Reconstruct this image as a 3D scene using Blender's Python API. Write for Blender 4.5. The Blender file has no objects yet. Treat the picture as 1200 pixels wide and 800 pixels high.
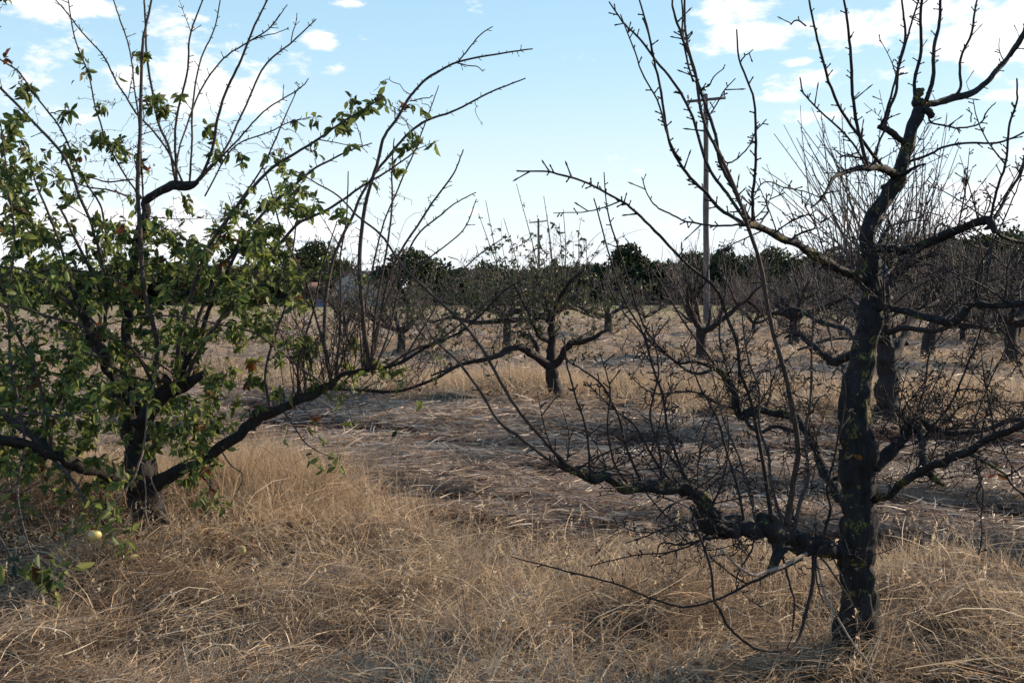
import bpy, math, random
import numpy as np
from mathutils import Vector

# ------------------------------------------------------------------ camera, sky, sun, exposure
scene = bpy.context.scene
col = scene.collection
F = 1167.0                      # focal length in pixels of the 1200 px wide photograph (35 mm lens)
CAM_H = 1.6
PITCH = math.atan(55.0 / F)
cam_data = bpy.data.cameras.new('camera')
cam_data.lens = 35.0
cam_data.sensor_width = 36.0
cam_data.clip_start = 0.05
cam_data.clip_end = 6000
cam = bpy.data.objects.new('camera', cam_data)
cam.location = (0, 0, CAM_H)
cam.rotation_euler = (math.pi / 2 - PITCH, 0, 0)
col.objects.link(cam)
scene.camera = cam

SUN_AZ = 60.0                   # degrees to the right of the view direction
SUN_EL = 27.0
view = scene.view_settings
view.view_transform = 'Standard'
view.look = 'None'
view.gamma = 1.0
view.use_curve_mapping = False
view.exposure = 0.76
scene.cycles.max_bounces = 6
scene.cycles.transparent_max_bounces = 8
scene.cycles.use_adaptive_sampling = True
SKY_STRENGTH = 0.085
SUN_STRENGTH = 5.0
CLOUD_LEVEL = 8.4

fwd = np.array([0, math.cos(PITCH), -math.sin(PITCH)])
upv = np.array([0, math.sin(PITCH), math.cos(PITCH)])
rgt = np.array([1.0, 0, 0])
CAMP = np.array([0, 0, CAM_H])


def P(px, py, d):
    """point seen at pixel (px, py) of the photograph, d metres along the view axis"""
    return CAMP + d * (fwd + (px - 600) / F * rgt + (400 - py) / F * upv)


def az_el(px, py):
    v = fwd + (px - 600) / F * rgt + (400 - py) / F * upv
    v = v / np.linalg.norm(v)
    return math.atan2(v[0], v[1]), math.asin(v[2])


# world -----------------------------------------------------------
world = bpy.data.worlds.new('World')
scene.world = world
world.use_nodes = True
wt = world.node_tree
for n in list(wt.nodes):
    wt.nodes.remove(n)


def wn(t, **k):
    n = wt.nodes.new(t)
    for a, b in k.items():
        setattr(n, a, b)
    return n


def wmath(op, a, b=None, c=None, clamp=False):
    n = wn('ShaderNodeMath', operation=op, use_clamp=clamp)
    for i, v in enumerate((a, b, c)):
        if v is None:
            continue
        if isinstance(v, (int, float)):
            n.inputs[i].default_value = v
        else:
            wt.links.new(v, n.inputs[i])
    return n.outputs[0]


def wvec(op, a, b):
    n = wn('ShaderNodeVectorMath', operation=op)
    for i, v in enumerate((a, b)):
        if isinstance(v, tuple):
            n.inputs[i].default_value = v
        elif v is not None:
            wt.links.new(v, n.inputs[i])
    return n


tc = wn('ShaderNodeTexCoord')
sep = wn('ShaderNodeSeparateXYZ')
wt.links.new(tc.outputs['Generated'], sep.inputs[0])
AZ = wmath('ARCTAN2', sep.outputs[0], sep.outputs[1])
EL = wmath('ARCSINE', sep.outputs[2])
comb = wn('ShaderNodeCombineXYZ')
wt.links.new(AZ, comb.inputs[0])
wt.links.new(EL, comb.inputs[1])
AE = comb.outputs[0]
sky = wn('ShaderNodeTexSky', sky_type='NISHITA')
sky.sun_disc = False
sky.sun_elevation = math.radians(SUN_EL)
sky.sun_rotation = math.radians(SUN_AZ)
sky.air_density = 1.0
sky.dust_density = 0.6
sky.ozone_density = 1.6

# (px, py, half width px, half height px, amount)
CLOUDS = [
    (235, 75, 60, 38, .95), (262, 118, 75, 32, 1.0), (205, 110, 45, 30, .6), (300, 85, 45, 25, .5),
    (45, 5, 60, 16, .8), (110, 12, 35, 14, .7), (68, 62, 45, 22, .75), (30, 95, 50, 14, .5), (20, 52, 30, 10, .55),
    (90, 135, 50, 12, .6), (150, 90, 50, 22, .65), (205, 35, 40, 22, .7), (375, 48, 22, 12, .9), (395, 81, 20, 9, .8), (352, 72, 24, 14, .5),
    (410, 4, 18, 7, .7), (140, 40, 30, 14, .35), (320, 45, 20, 10, .4),
    (865, 12, 55, 16, .95), (880, 45, 50, 22, 1.0), (835, 58, 30, 14, .6), (930, 73, 20, 7, .8), (925, 112, 34, 8, .45),
    (1000, 28, 60, 24, 1.0), (1085, 14, 62, 24, 1.0), (1170, 42, 62, 34, 1.1), (1250, 30, 80, 50, 1.2), (960, 92, 55, 14, .75), (1040, 88, 50, 14, .6),
    (1180, 112, 60, 10, .7), (975, 135, 60, 9, .5), (1160, 245, 110, 38, .8), (1010, 262, 110, 28, .6), (1240, 200, 70, 40, .7),
    (540, 248, 35, 7, .5), (60, 265, 170, 40, .8), (250, 275, 200, 36, .75), (640, 300, 260, 30, .45), (760, 262, 90, 20, .35),
    (1400, 80, 160, 90, 1.0), (-150, 60, 120, 50, .8), (-300, 230, 220, 60, .7), (1500, 260, 220, 60, .8),
    (300, -120, 200, 60, .8), (900, -150, 260, 70, .9),
]
total = None
for (cx, cy, rx, ry, am) in CLOUDS:
    a0, e0 = az_el(cx, cy)
    s = wvec('SUBTRACT', AE, (a0, e0, 0))
    dv = wvec('DIVIDE', s.outputs[0], (rx * 1.7 / F, ry * 1.7 / F, 1))
    ln = wvec('LENGTH', dv.outputs[0], None)
    mr = wn('ShaderNodeMapRange', interpolation_type='SMOOTHSTEP')
    mr.inputs[1].default_value = 0.0
    mr.inputs[2].default_value = 1.0
    mr.inputs[3].default_value = am
    mr.inputs[4].default_value = 0.0
    wt.links.new(ln.outputs['Value'], mr.inputs[0])
    total = mr.outputs[0] if total is None else wmath('MAXIMUM', total, mr.outputs[0])


def wnoise(scale_vec, scale, detail, rough, dist=0.0):
    m = wvec('MULTIPLY', AE, scale_vec)
    n = wn('ShaderNodeTexNoise')
    n.inputs['Scale'].default_value = scale
    n.inputs['Detail'].default_value = detail
    n.inputs['Roughness'].default_value = rough
    n.inputs['Distortion'].default_value = dist
    wt.links.new(m.outputs[0], n.inputs['Vector'])
    return n.outputs[0]


n1 = wnoise((1, 1.9, 1), 13, 7, .62, .35)
n2 = wnoise((1, 2.6, 1), 45, 4, .6, .2)
nn = wmath('ADD', wmath('MULTIPLY', n1, .75), wmath('MULTIPLY', n2, .25))
dens = wmath('ADD', total, wmath('MULTIPLY', wmath('SUBTRACT', nn, .5), 3.4))
mr = wn('ShaderNodeMapRange', interpolation_type='SMOOTHSTEP')
mr.inputs[1].default_value = .32
mr.inputs[2].default_value = .82
wt.links.new(dens, mr.inputs[0])
cloud = wmath('MULTIPLY', mr.outputs[0], .92)
hz = wn('ShaderNodeMapRange', interpolation_type='SMOOTHSTEP')
hz.inputs[1].default_value = .02
hz.inputs[2].default_value = .30
hz.inputs[3].default_value = .95
hz.inputs[4].default_value = .75
wt.links.new(EL, hz.inputs[0])
mix0 = wn('ShaderNodeMix', data_type='RGBA')
sr = wn('ShaderNodeValToRGB')
se_ = sr.color_ramp.elements
se_[0].position = 0.0; se_[0].color = (.86, .90, .93, 1)
se_[1].position = 1.0; se_[1].color = (.12, .30, .62, 1)
for p_, c_ in ((.10, (.74, .86, .94, 1)), (.22, (.50, .75, .90, 1)), (.38, (.33, .61, .86, 1))):
    x_ = se_.new(p_); x_.color = c_
wt.links.new(wmath('MULTIPLY', EL, 1.0, clamp=True), sr.inputs[0])
scl = wn('ShaderNodeVectorMath', operation='SCALE')
wt.links.new(sr.outputs[0], scl.inputs[0])
scl.inputs['Scale'].default_value = CLOUD_LEVEL
wt.links.new(scl.outputs[0], mix0.inputs['B'])
wt.links.new(hz.outputs[0], mix0.inputs['Factor'])
wt.links.new(sky.outputs[0], mix0.inputs['A'])
mix1 = wn('ShaderNodeMix', data_type='RGBA')
mix1.inputs['B'].default_value = (CLOUD_LEVEL * 1.0, CLOUD_LEVEL * .985, CLOUD_LEVEL * 1.0, 1)
wt.links.new(cloud, mix1.inputs['Factor'])
wt.links.new(mix0.outputs['Result'], mix1.inputs['A'])
bg = wn('ShaderNodeBackground')
bg.inputs['Strength'].default_value = SKY_STRENGTH
wt.links.new(mix1.outputs['Result'], bg.inputs['Color'])
wo = wn('ShaderNodeOutputWorld')
wt.links.new(bg.outputs[0], wo.inputs['Surface'])

# sun -------------------------------------------------------------
sa, se = math.radians(SUN_AZ), math.radians(SUN_EL)
SUNV = Vector((math.sin(sa) * math.cos(se), math.cos(sa) * math.cos(se), math.sin(se)))
sd = bpy.data.lights.new('sun', 'SUN')
sd.energy = SUN_STRENGTH
sd.angle = math.radians(0.5)
sd.color = (1.0, .82, .60)
so = bpy.data.objects.new('sun', sd)
so.rotation_euler = (-SUNV).to_track_quat('-Z', 'Y').to_euler()
so.location = (20, 30, 30)
col.objects.link(so)

# ------------------------------------------------------------------ helpers


def hash2(ix, iy, seed):
    h = (ix.astype(np.int64) * 374761393 + iy.astype(np.int64) * 668265263 + seed * 982451653) & 0xffffffff
    h = h ^ (h >> 16)
    h = (h * 0x45d9f3b) & 0xffffffff
    h = h ^ (h >> 15)
    h = (h * 0x2c1b3c6d) & 0xffffffff
    h = h ^ (h >> 12)
    h = (h * 0x297a2d39) & 0xffffffff
    h = h ^ (h >> 15)
    return (h & 0xffffff) / float(0xffffff)


def vnoise(x, y, seed=0):
    x = np.asarray(x, float); y = np.asarray(y, float)
    ix = np.floor(x); iy = np.floor(y)
    fx = x - ix; fy = y - iy
    fx = fx * fx * (3 - 2 * fx); fy = fy * fy * (3 - 2 * fy)
    a = hash2(ix, iy, seed); b = hash2(ix + 1, iy, seed)
    c = hash2(ix, iy + 1, seed); d = hash2(ix + 1, iy + 1, seed)
    return (a * (1 - fx) + b * fx) * (1 - fy) + (c * (1 - fx) + d * fx) * fy


def fbm(x, y, seed=0, oct=3):
    s = 0; a = 1.0; t = 0
    for i in range(oct):
        s = s + a * vnoise(x * 2 ** i, y * 2 ** i, seed + i * 17)
        t += a; a *= .5
    return s / t


RN = np.array([0.40, 0.9165])    # across the rows
RV = np.array([0.9165, -0.40])   # along the rows


def smooth(a, b, x):
    t = np.clip((x - a) / (b - a), 0, 1)
    return t * t * (3 - 2 * t)


def uv_row(X, Y):
    return X * RN[0] + Y * RN[1], X * RV[0] + Y * RV[1]


def strip_mask(X, Y):
    """1 on the unmown grass strips under the tree rows, 0 on the cut alleys"""
    u, v = uv_row(X, Y)
    w = (fbm(X * .7, Y * .7, 5) - .5) * 1.5
    uu = u + w
    m = 1 - smooth(5.25, 5.95, X * .5 + Y * .866 + w * .7)
    m = np.maximum(m, smooth(11.9, 12.7, uu) * (1 - smooth(16.2, 17.4, uu)))
    m = np.maximum(m, smooth(21.5, 22.5, uu) * (1 - smooth(27, 28.5, uu)))
    m = np.maximum(m, smooth(33, 34, uu) * (1 - smooth(37.5, 39, uu)))
    m = np.maximum(m, smooth(43, 45, uu) * (1 - smooth(48, 50, uu)))
    return m


def alley(u, v):
    return fbm(u * 2.5 + fbm(v * .5, u * .5, 3) * .9, v * .24, 11, 3)


def height(X, Y):
    X = np.asarray(X, float); Y = np.asarray(Y, float)
    u, v = uv_row(X, Y)
    m = strip_mask(X, Y)
    dist = np.sqrt(X * X + Y * Y)
    near = 1 - smooth(45, 90, dist)
    h = .10 * m * near
    rid = alley(u, v) - .5
    h = h + (1 - m) * near * rid * .58
    h = h + (1 - m) * (1 - smooth(14, 26, dist)) * (fbm(X * 7, Y * 7, 23, 2) - .5) * .055
    h = h + near * (fbm(X * 3.1, Y * 3.1, 21, 3) - .5) * (.07 + .05 * m)
    h = h + near * (fbm(X * 1.5, Y * 1.5, 41, 2) - .5) * .32 * m
    h = h + smooth(30, 170, Y) * .55 + (fbm(X * .05, Y * .05, 61, 2) - .5) * .5 * smooth(20, 60, dist)
    return h


def ground_at(px, py):
    d = 3.0
    for i in range(4000):
        p = P(px, py, d)
        if p[2] <= float(height(p[0], p[1])):
            break
        d *= 1.003
    return P(px, py, d), d


class MB:
    def __init__(self):
        self.v = []; self.f4 = []; self.f3 = []; self.n = 0; self.t = []

    def add(self, V, F4=None, F3=None, tint=None):
        V = np.asarray(V, float).reshape(-1, 3)
        self.v.append(V)
        if F4 is not None and len(F4):
            self.f4.append(np.asarray(F4, np.int64) + self.n)
        if F3 is not None and len(F3):
            self.f3.append(np.asarray(F3, np.int64) + self.n)
        self.t.append(np.zeros(len(V)) if tint is None else np.asarray(tint, float) * np.ones(len(V)))
        self.n += len(V)

    def build(self, name, mat, parent=None, origin=None, smooth_shade=True):
        V = np.concatenate(self.v) if self.v else np.zeros((0, 3))
        org = np.zeros(3) if origin is None else np.asarray(origin, float)
        V = V - org
        f4 = np.concatenate(self.f4) if self.f4 else np.zeros((0, 4), np.int64)
        f3 = np.concatenate(self.f3) if self.f3 else np.zeros((0, 3), np.int64)
        me = bpy.data.meshes.new(name)
        me.vertices.add(len(V))
        me.vertices.foreach_set('co', V.astype(np.float32).ravel())
        loops = np.concatenate([f4.ravel(), f3.ravel()]).astype(np.int32)
        me.loops.add(len(loops))
        me.loops.foreach_set('vertex_index', loops)
        npoly = len(f4) + len(f3)
        me.polygons.add(npoly)
        ls = np.concatenate([np.arange(len(f4)) * 4, len(f4) * 4 + np.arange(len(f3)) * 3]).astype(np.int32)
        me.polygons.foreach_set('loop_start', ls)
        if smooth_shade:
            me.polygons.foreach_set('use_smooth', np.ones(npoly, bool))
        me.update(calc_edges=True)
        at = me.attributes.new('tint', 'FLOAT', 'POINT')
        at.data.foreach_set('value', np.concatenate(self.t).astype(np.float32) if self.t else np.zeros(0, np.float32))
        if mat is not None:
            me.materials.append(mat)
        o = bpy.data.objects.new(name, me)
        col.objects.link(o)
        if parent is not None:
            o.parent = parent
            if origin is None:
                # mesh verts are in world space: express them relative to the parent's base
                me.vertices.foreach_set('co', (V - np.array(parent.location)).astype(np.float32).ravel())
        else:
            o.location = org
        return o


def tag(o, label=None, cat=None, group=None, kind=None):
    if label: o['label'] = label
    if cat: o['category'] = cat
    if group: o['group'] = group
    if kind: o['kind'] = kind
    return o


def empty(name, loc):
    o = bpy.data.objects.new(name, None)
    o.empty_display_size = .2
    o.location = tuple(float(a) for a in loc)
    col.objects.link(o)
    return o


def catmull(pts, per):
    pts = np.asarray(pts, float)
    n = len(pts)
    if n < 3:
        t = np.linspace(0, 1, per + 1)[:, None]
        return pts[0] * (1 - t) + pts[-1] * t
    ext = np.vstack([2 * pts[0] - pts[1], pts, 2 * pts[-1] - pts[-2]])
    out = []
    t = np.linspace(0, 1, per, endpoint=False)[:, None]
    for i in range(n - 1):
        p0, p1, p2, p3 = ext[i:i + 4]
        out.append(.5 * ((2 * p1) + (-p0 + p2) * t + (2 * p0 - 5 * p1 + 4 * p2 - p3) * t * t + (-p0 + 3 * p1 - 3 * p2 + p3) * t ** 3))
    out.append(pts[-1][None])
    return np.vstack(out)


def tube(mb, path, rad, sides=6, rough=0.0, rng=None, cap=True, tint=0.0):
    path = np.asarray(path, float)
    n = len(path)
    rad = np.asarray(rad, float) * np.ones(n)
    T = np.gradient(path, axis=0)
    T /= (np.linalg.norm(T, axis=1)[:, None] + 1e-12)
    ref = np.array([0, 0, 1.0]) if abs(T[0][2]) < .9 else np.array([1.0, 0, 0])
    N = np.zeros_like(path)
    v = ref - T[0] * ref.dot(T[0]); v /= np.linalg.norm(v)
    N[0] = v
    for i in range(1, n):
        v = v - T[i] * v.dot(T[i])
        v /= (np.linalg.norm(v) + 1e-12)
        N[i] = v
    B = np.cross(T, N)
    a = np.linspace(0, 2 * math.pi, sides, endpoint=False)
    r = rad[:, None] * np.ones(sides)[None]
    if rough > 0 and rng is not None:
        s = np.concatenate([[0], np.cumsum(np.linalg.norm(np.diff(path, axis=0), axis=1))])
        ph = rng.uniform(0, 100)
        k = max(rad.max(), .004)
        ca, sa_ = np.cos(a) * 1.3, np.sin(a) * 1.3
        nz = vnoise(s[:, None] / (k * 3.0) + ca[None] * 1.0 + ph, ph + sa_[None] * 1.2 + s[:, None] / (k * 7), 7) - .5
        nz2 = vnoise(s[:, None] / (k * .9) + ph, ph + np.arange(sides)[None] * 1.7 + s[:, None] * 0, 9) - .5
        r = r * (1 + rough * (1.3 * nz + .7 * nz2))
        if sides >= 14:
            an = np.arange(sides) / sides * 11
            pl = vnoise(an[None] + 40 + 0 * s[:, None], s[:, None] / .10 + ph, 13)
            pl2 = vnoise(an[None] * 2 + 40 + 0 * s[:, None], s[:, None] / .03 + ph, 14)
            r = r * (1 + .27 * (np.abs(pl - .5) * 2 - .4) + .14 * (pl2 - .5))
    V = path[:, None, :] + r[:, :, None] * (np.cos(a)[None, :, None] * N[:, None, :] + np.sin(a)[None, :, None] * B[:, None, :])
    V = V.reshape(-1, 3)
    i = np.arange(n - 1)[:, None] * sides
    j = np.arange(sides)[None]
    j2 = (j + 1) % sides
    F4 = np.stack([i + j, i + j2, i + sides + j2, i + sides + j], -1).reshape(-1, 4)
    if cap:
        c0 = len(V); c1 = c0 + 1
        V = np.vstack([V, path[0][None], (path[-1] + T[-1] * rad[-1] * .5)[None]])
        jj = np.arange(sides)
        F3 = np.concatenate([np.stack([np.full(sides, c0), (jj + 1) % sides, jj], -1),
                             np.stack([np.full(sides, c1), (n - 1) * sides + jj, (n - 1) * sides + (jj + 1) % sides], -1)])
    else:
        F3 = None
    mb.add(V, F4, F3, tint)


def rand_unit(rng, n=None):
    v = rng.normal(size=(n or 1, 3))
    v /= np.linalg.norm(v, axis=1)[:, None]
    return v if n else v[0]


def bulk_cones(mb, base, direc, length, r0, r1, bud=True, tint=0.0):
    """many tiny three sided spurs at once"""
    n = len(base)
    if n == 0:
        return
    d = direc / (np.linalg.norm(direc, axis=1)[:, None] + 1e-9)
    ref = np.where(np.abs(d[:, 2:3]) < .9, np.array([[0, 0, 1.0]]), np.array([[1.0, 0, 0]]))
    a = np.cross(d, ref); a /= np.linalg.norm(a, axis=1)[:, None]
    b = np.cross(d, a)
    L = np.asarray(length)[:, None]
    r0 = (np.asarray(r0) * np.ones(n))[:, None]; r1 = (np.asarray(r1) * np.ones(n))[:, None]
    rings = [(0.0, r0), (.6, r1), (.85, r1 * (1.55 if bud else 1.0)), (1.0, r1 * .3)]
    V = []
    for t, r in rings:
        for k in range(4):
            an = k * math.pi / 2
            V.append(base + d * L * t + r * (math.cos(an) * a + math.sin(an) * b))
    V = np.stack(V, 1)     # n,16,3
    F = []
    for q in range(3):
        for k in range(4):
            F.append([q * 4 + k, q * 4 + (k + 1) % 4, q * 4 + 4 + (k + 1) % 4, q * 4 + 4 + k])
    F.append([12, 13, 14, 15])
    F = np.array(F)[None] + (np.arange(n) * 16)[:, None, None]
    mb.add(V.reshape(-1, 3), F.reshape(-1, 4), None, tint)


def leaves(mb, pos, direc, size, rng, tint, width=.215, droop=.5):
    """folded, curled pointed leaves"""
    n = len(pos)
    if n == 0:
        return
    d = direc / (np.linalg.norm(direc, axis=1)[:, None] + 1e-9)
    r = rand_unit(rng, n)
    s = np.cross(d, r); s /= (np.linalg.norm(s, axis=1)[:, None] + 1e-9)
    u = np.cross(s, d)
    L = np.asarray(size)[:, None]
    W = L * (width * rng.uniform(.8, 1.25, n))[:, None]
    fold = rng.uniform(.3, 1.0, n)[:, None]
    cv = rng.uniform(-.1, .5, n)[:, None] * droop * 2
    dn = np.array([[0, 0, -1.0]])

    def at(t, side):
        c = pos + d * L * t + (u * -cv * .5 + dn * cv * .5) * L * t * t
        w = W * (4 * t * (1 - t)) ** .7 * 1.0
        return c + side * s * w + (abs(side)) * u * w * fold
    V = np.stack([at(0.0, 0), at(.3, -1), at(.3, 0), at(.3, 1), at(.68, -1), at(.68, 0), at(.68, 1), at(1.0, 0)], 1)
    F3 = np.array([[0, 2, 1], [0, 3, 2], [4, 5, 7], [5, 6, 7]])
    F4 = np.array([[1, 2, 5, 4], [2, 3, 6, 5]])
    off = (np.arange(n) * 8)[:, None, None]
    mb.add(V.reshape(-1, 3), (F4[None] + off).reshape(-1, 4), (F3[None] + off).reshape(-1, 3), np.repeat(tint, 8))


# ------------------------------------------------------------------ materials


def new_mat(name):
    m = bpy.data.materials.new(name)
    m.use_nodes = True
    nt = m.node_tree
    for n in list(nt.nodes):
        nt.nodes.remove(n)
    return m, nt


def N(nt, t, **k):
    n = nt.nodes.new(t)
    for a, b in k.items():
        setattr(n, a, b)
    return n


def ramp(nt, stops, fac):
    r = N(nt, 'ShaderNodeValToRGB')
    e = r.color_ramp.elements
    while len(e) > 1:
        e.remove(e[0])
    e[0].position = stops[0][0]; e[0].color = (*stops[0][1], 1)
    for p, c in stops[1:]:
        x = e.new(p); x.color = (*c, 1)
    nt.links.new(fac, r.inputs[0])
    return r.outputs[0]


def noise_tex(nt, scale, detail=4, rough=.6, vec=None, dist=0.0):
    n = N(nt, 'ShaderNodeTexNoise')
    n.inputs['Scale'].default_value = scale
    n.inputs['Detail'].default_value = detail
    n.inputs['Roughness'].default_value = rough
    n.inputs['Distortion'].default_value = dist
    if vec is not None:
        nt.links.new(vec, n.inputs['Vector'])
    return n.outputs[0]


def mixc(nt, fac, a, b):
    m = N(nt, 'ShaderNodeMix', data_type='RGBA')
    for s, v in (('Factor', fac), ('A', a), ('B', b)):
        if isinstance(v, tuple):
            m.inputs[s].default_value = (*v, 1)
        elif isinstance(v, (int, float)):
            m.inputs[s].default_value = v
        else:
            nt.links.new(v, m.inputs[s])
    return m.outputs['Result']


def maprange(nt, v, a, b, c=0.0, d=1.0):
    m = N(nt, 'ShaderNodeMapRange', interpolation_type='SMOOTHSTEP')
    for i, x in enumerate((a, b, c, d)):
        m.inputs[i + 1].default_value = x
    nt.links.new(v, m.inputs[0])
    return m.outputs[0]


def bark_mat(name, c0, c1, lichen=None, lichen_amt=.6, scale=22, bump=.6, pale=None):
    m, nt = new_mat(name)
    tcn = N(nt, 'ShaderNodeTexCoord')
    ob = tcn.outputs['Object']
    st = N(nt, 'ShaderNodeVectorMath', operation='MULTIPLY')
    st.inputs[1].default_value = (1, 1, .28)
    nt.links.new(ob, st.inputs[0])
    n1 = noise_tex(nt, scale * 1.6, 8, .7, st.outputs[0], .6)
    n2 = noise_tex(nt, scale * .4, 3, .6, ob)
    c = ramp(nt, [(.3, c0), (.7, c1)], n1)
    if pale:
        f = maprange(nt, noise_tex(nt, scale * 1.9, 2, .5, ob), .69, .73)
        c = mixc(nt, f, c, pale)
    if lichen:
        f = maprange(nt, n2, lichen_amt, lichen_amt + .06)
        f2 = maprange(nt, noise_tex(nt, scale * 4, 3, .7, ob), .45, .6)
        mu = N(nt, 'ShaderNodeMath', operation='MULTIPLY')
        nt.links.new(f, mu.inputs[0]); nt.links.new(f2, mu.inputs[1])
        c = mixc(nt, mu.outputs[0], c, lichen)
    b = N(nt, 'ShaderNodeBsdfPrincipled')
    b.inputs['Roughness'].default_value = .85
    b.inputs['Specular IOR Level'].default_value = .25
    nt.links.new(c, b.inputs['Base Color'])
    bp = N(nt, 'ShaderNodeBump')
    bp.inputs['Strength'].default_value = bump
    bp.inputs['Distance'].default_value = .015
    nt.links.new(n1, bp.inputs['Height'])
    nt.links.new(bp.outputs[0], b.inputs['Normal'])
    o = N(nt, 'ShaderNodeOutputMaterial')
    nt.links.new(b.outputs[0], o.inputs[0])
    return m


def blade_mat(name, stops, trans=.35, gloss=.5, spec=.3):
    m, nt = new_mat(name)
    at = N(nt, 'ShaderNodeAttribute', attribute_name='tint')
    c = ramp(nt, stops, at.outputs['Fac'])
    b = N(nt, 'ShaderNodeBsdfPrincipled')
    b.inputs['Roughness'].default_value = gloss
    b.inputs['Specular IOR Level'].default_value = spec
    nt.links.new(c, b.inputs['Base Color'])
    t = N(nt, 'ShaderNodeBsdfTranslucent')
    nt.links.new(c, t.inputs['Color'])
    mx = N(nt, 'ShaderNodeMixShader')
    mx.inputs[0].default_value = trans
    nt.links.new(b.outputs[0], mx.inputs[1]); nt.links.new(t.outputs[0], mx.inputs[2])
    o = N(nt, 'ShaderNodeOutputMaterial')
    nt.links.new(mx.outputs[0], o.inputs[0])
    return m


def plain_mat(name, c0, c1=None, scale=8, rough=.8, bump=0.0):
    m, nt = new_mat(name)
    tcn = N(nt, 'ShaderNodeTexCoord')
    n1 = noise_tex(nt, scale, 5, .65, tcn.outputs['Object'])
    c = ramp(nt, [(.3, c0), (.7, c1 or c0)], n1)
    b = N(nt, 'ShaderNodeBsdfPrincipled')
    b.inputs['Roughness'].default_value = rough
    nt.links.new(c, b.inputs['Base Color'])
    if bump:
        bp = N(nt, 'ShaderNodeBump')
        bp.inputs['Strength'].default_value = bump
        bp.inputs['Distance'].default_value = .02
        nt.links.new(n1, bp.inputs['Height'])
        nt.links.new(bp.outputs[0], b.inputs['Normal'])
    o = N(nt, 'ShaderNodeOutputMaterial')
    nt.links.new(b.outputs[0], o.inputs[0])
    return m


M = {}
M['bark'] = bark_mat('old_bark', (.006, .006, .007), (.036, .031, .031), (.16, .145, .03), .555, 22, .9, pale=(.16, .15, .15))
M['bark_left'] = bark_mat('left_tree_bark', (.008, .007, .008), (.042, .034, .031), (.12, .11, .04), .64, 18, .8)  # dark brown bark of the left tree, tone varied by noise
M['bark_far'] = bark_mat('row_bark', (.011, .009, .010), (.040, .031, .030), None, .6, 12, .5)
M['shoot_dark'] = bark_mat('dark_shoot_bark', (.012, .010, .010), (.042, .033, .031), (.12, .11, .03), .66, 30, .4)
M['shoot'] = bark_mat('brown_shoot_bark', (.026, .020, .018), (.095, .072, .062), None, .6, 30, .3)
M['twig_far'] = plain_mat('far_twig_bark', (.045, .034, .032), (.11, .082, .075), 20)
M['dead'] = bark_mat('bare_dead_wood', (.16, .12, .10), (.34, .27, .22), None, .6, 40, .3)
M['wound'] = plain_mat('wound_wood', (.34, .19, .13), (.55, .33, .22), 60, .8, .4)
M['leaf'] = blade_mat('apple_leaf', [(0, (.022, .038, .015)), (.35, (.10, .135, .036)), (.7, (.25, .28, .07)), (.86, (.25, .25, .07)), (.93, (.12, .055, .02)), (1, (.14, .035, .02))], .5, .5, .3)
M['leaf_far'] = blade_mat('row_leaf', [(0, (.03, .038, .018)), (.6, (.075, .088, .038)), (1, (.19, .17, .08))], .35, .5, .3)
M['hedge'] = blade_mat('evergreen_leaf', [(0, (.010, .018, .009)), (.6, (.028, .042, .016)), (1, (.06, .07, .025))], .25, .6, .25)
M['straw'] = blade_mat('dry_grass_blade', [(0, (.09, .062, .045)), (.35, (.26, .185, .125)), (.75, (.58, .43, .285)), (1, (.78, .67, .51))], .38, .55, .25)
M['cut'] = blade_mat('cut_straw_blade', [(0, (.10, .062, .045)), (.4, (.34, .25, .185)), (.8, (.56, .44, .34)), (1, (.74, .64, .53))], .2, .5, .35)


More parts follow.
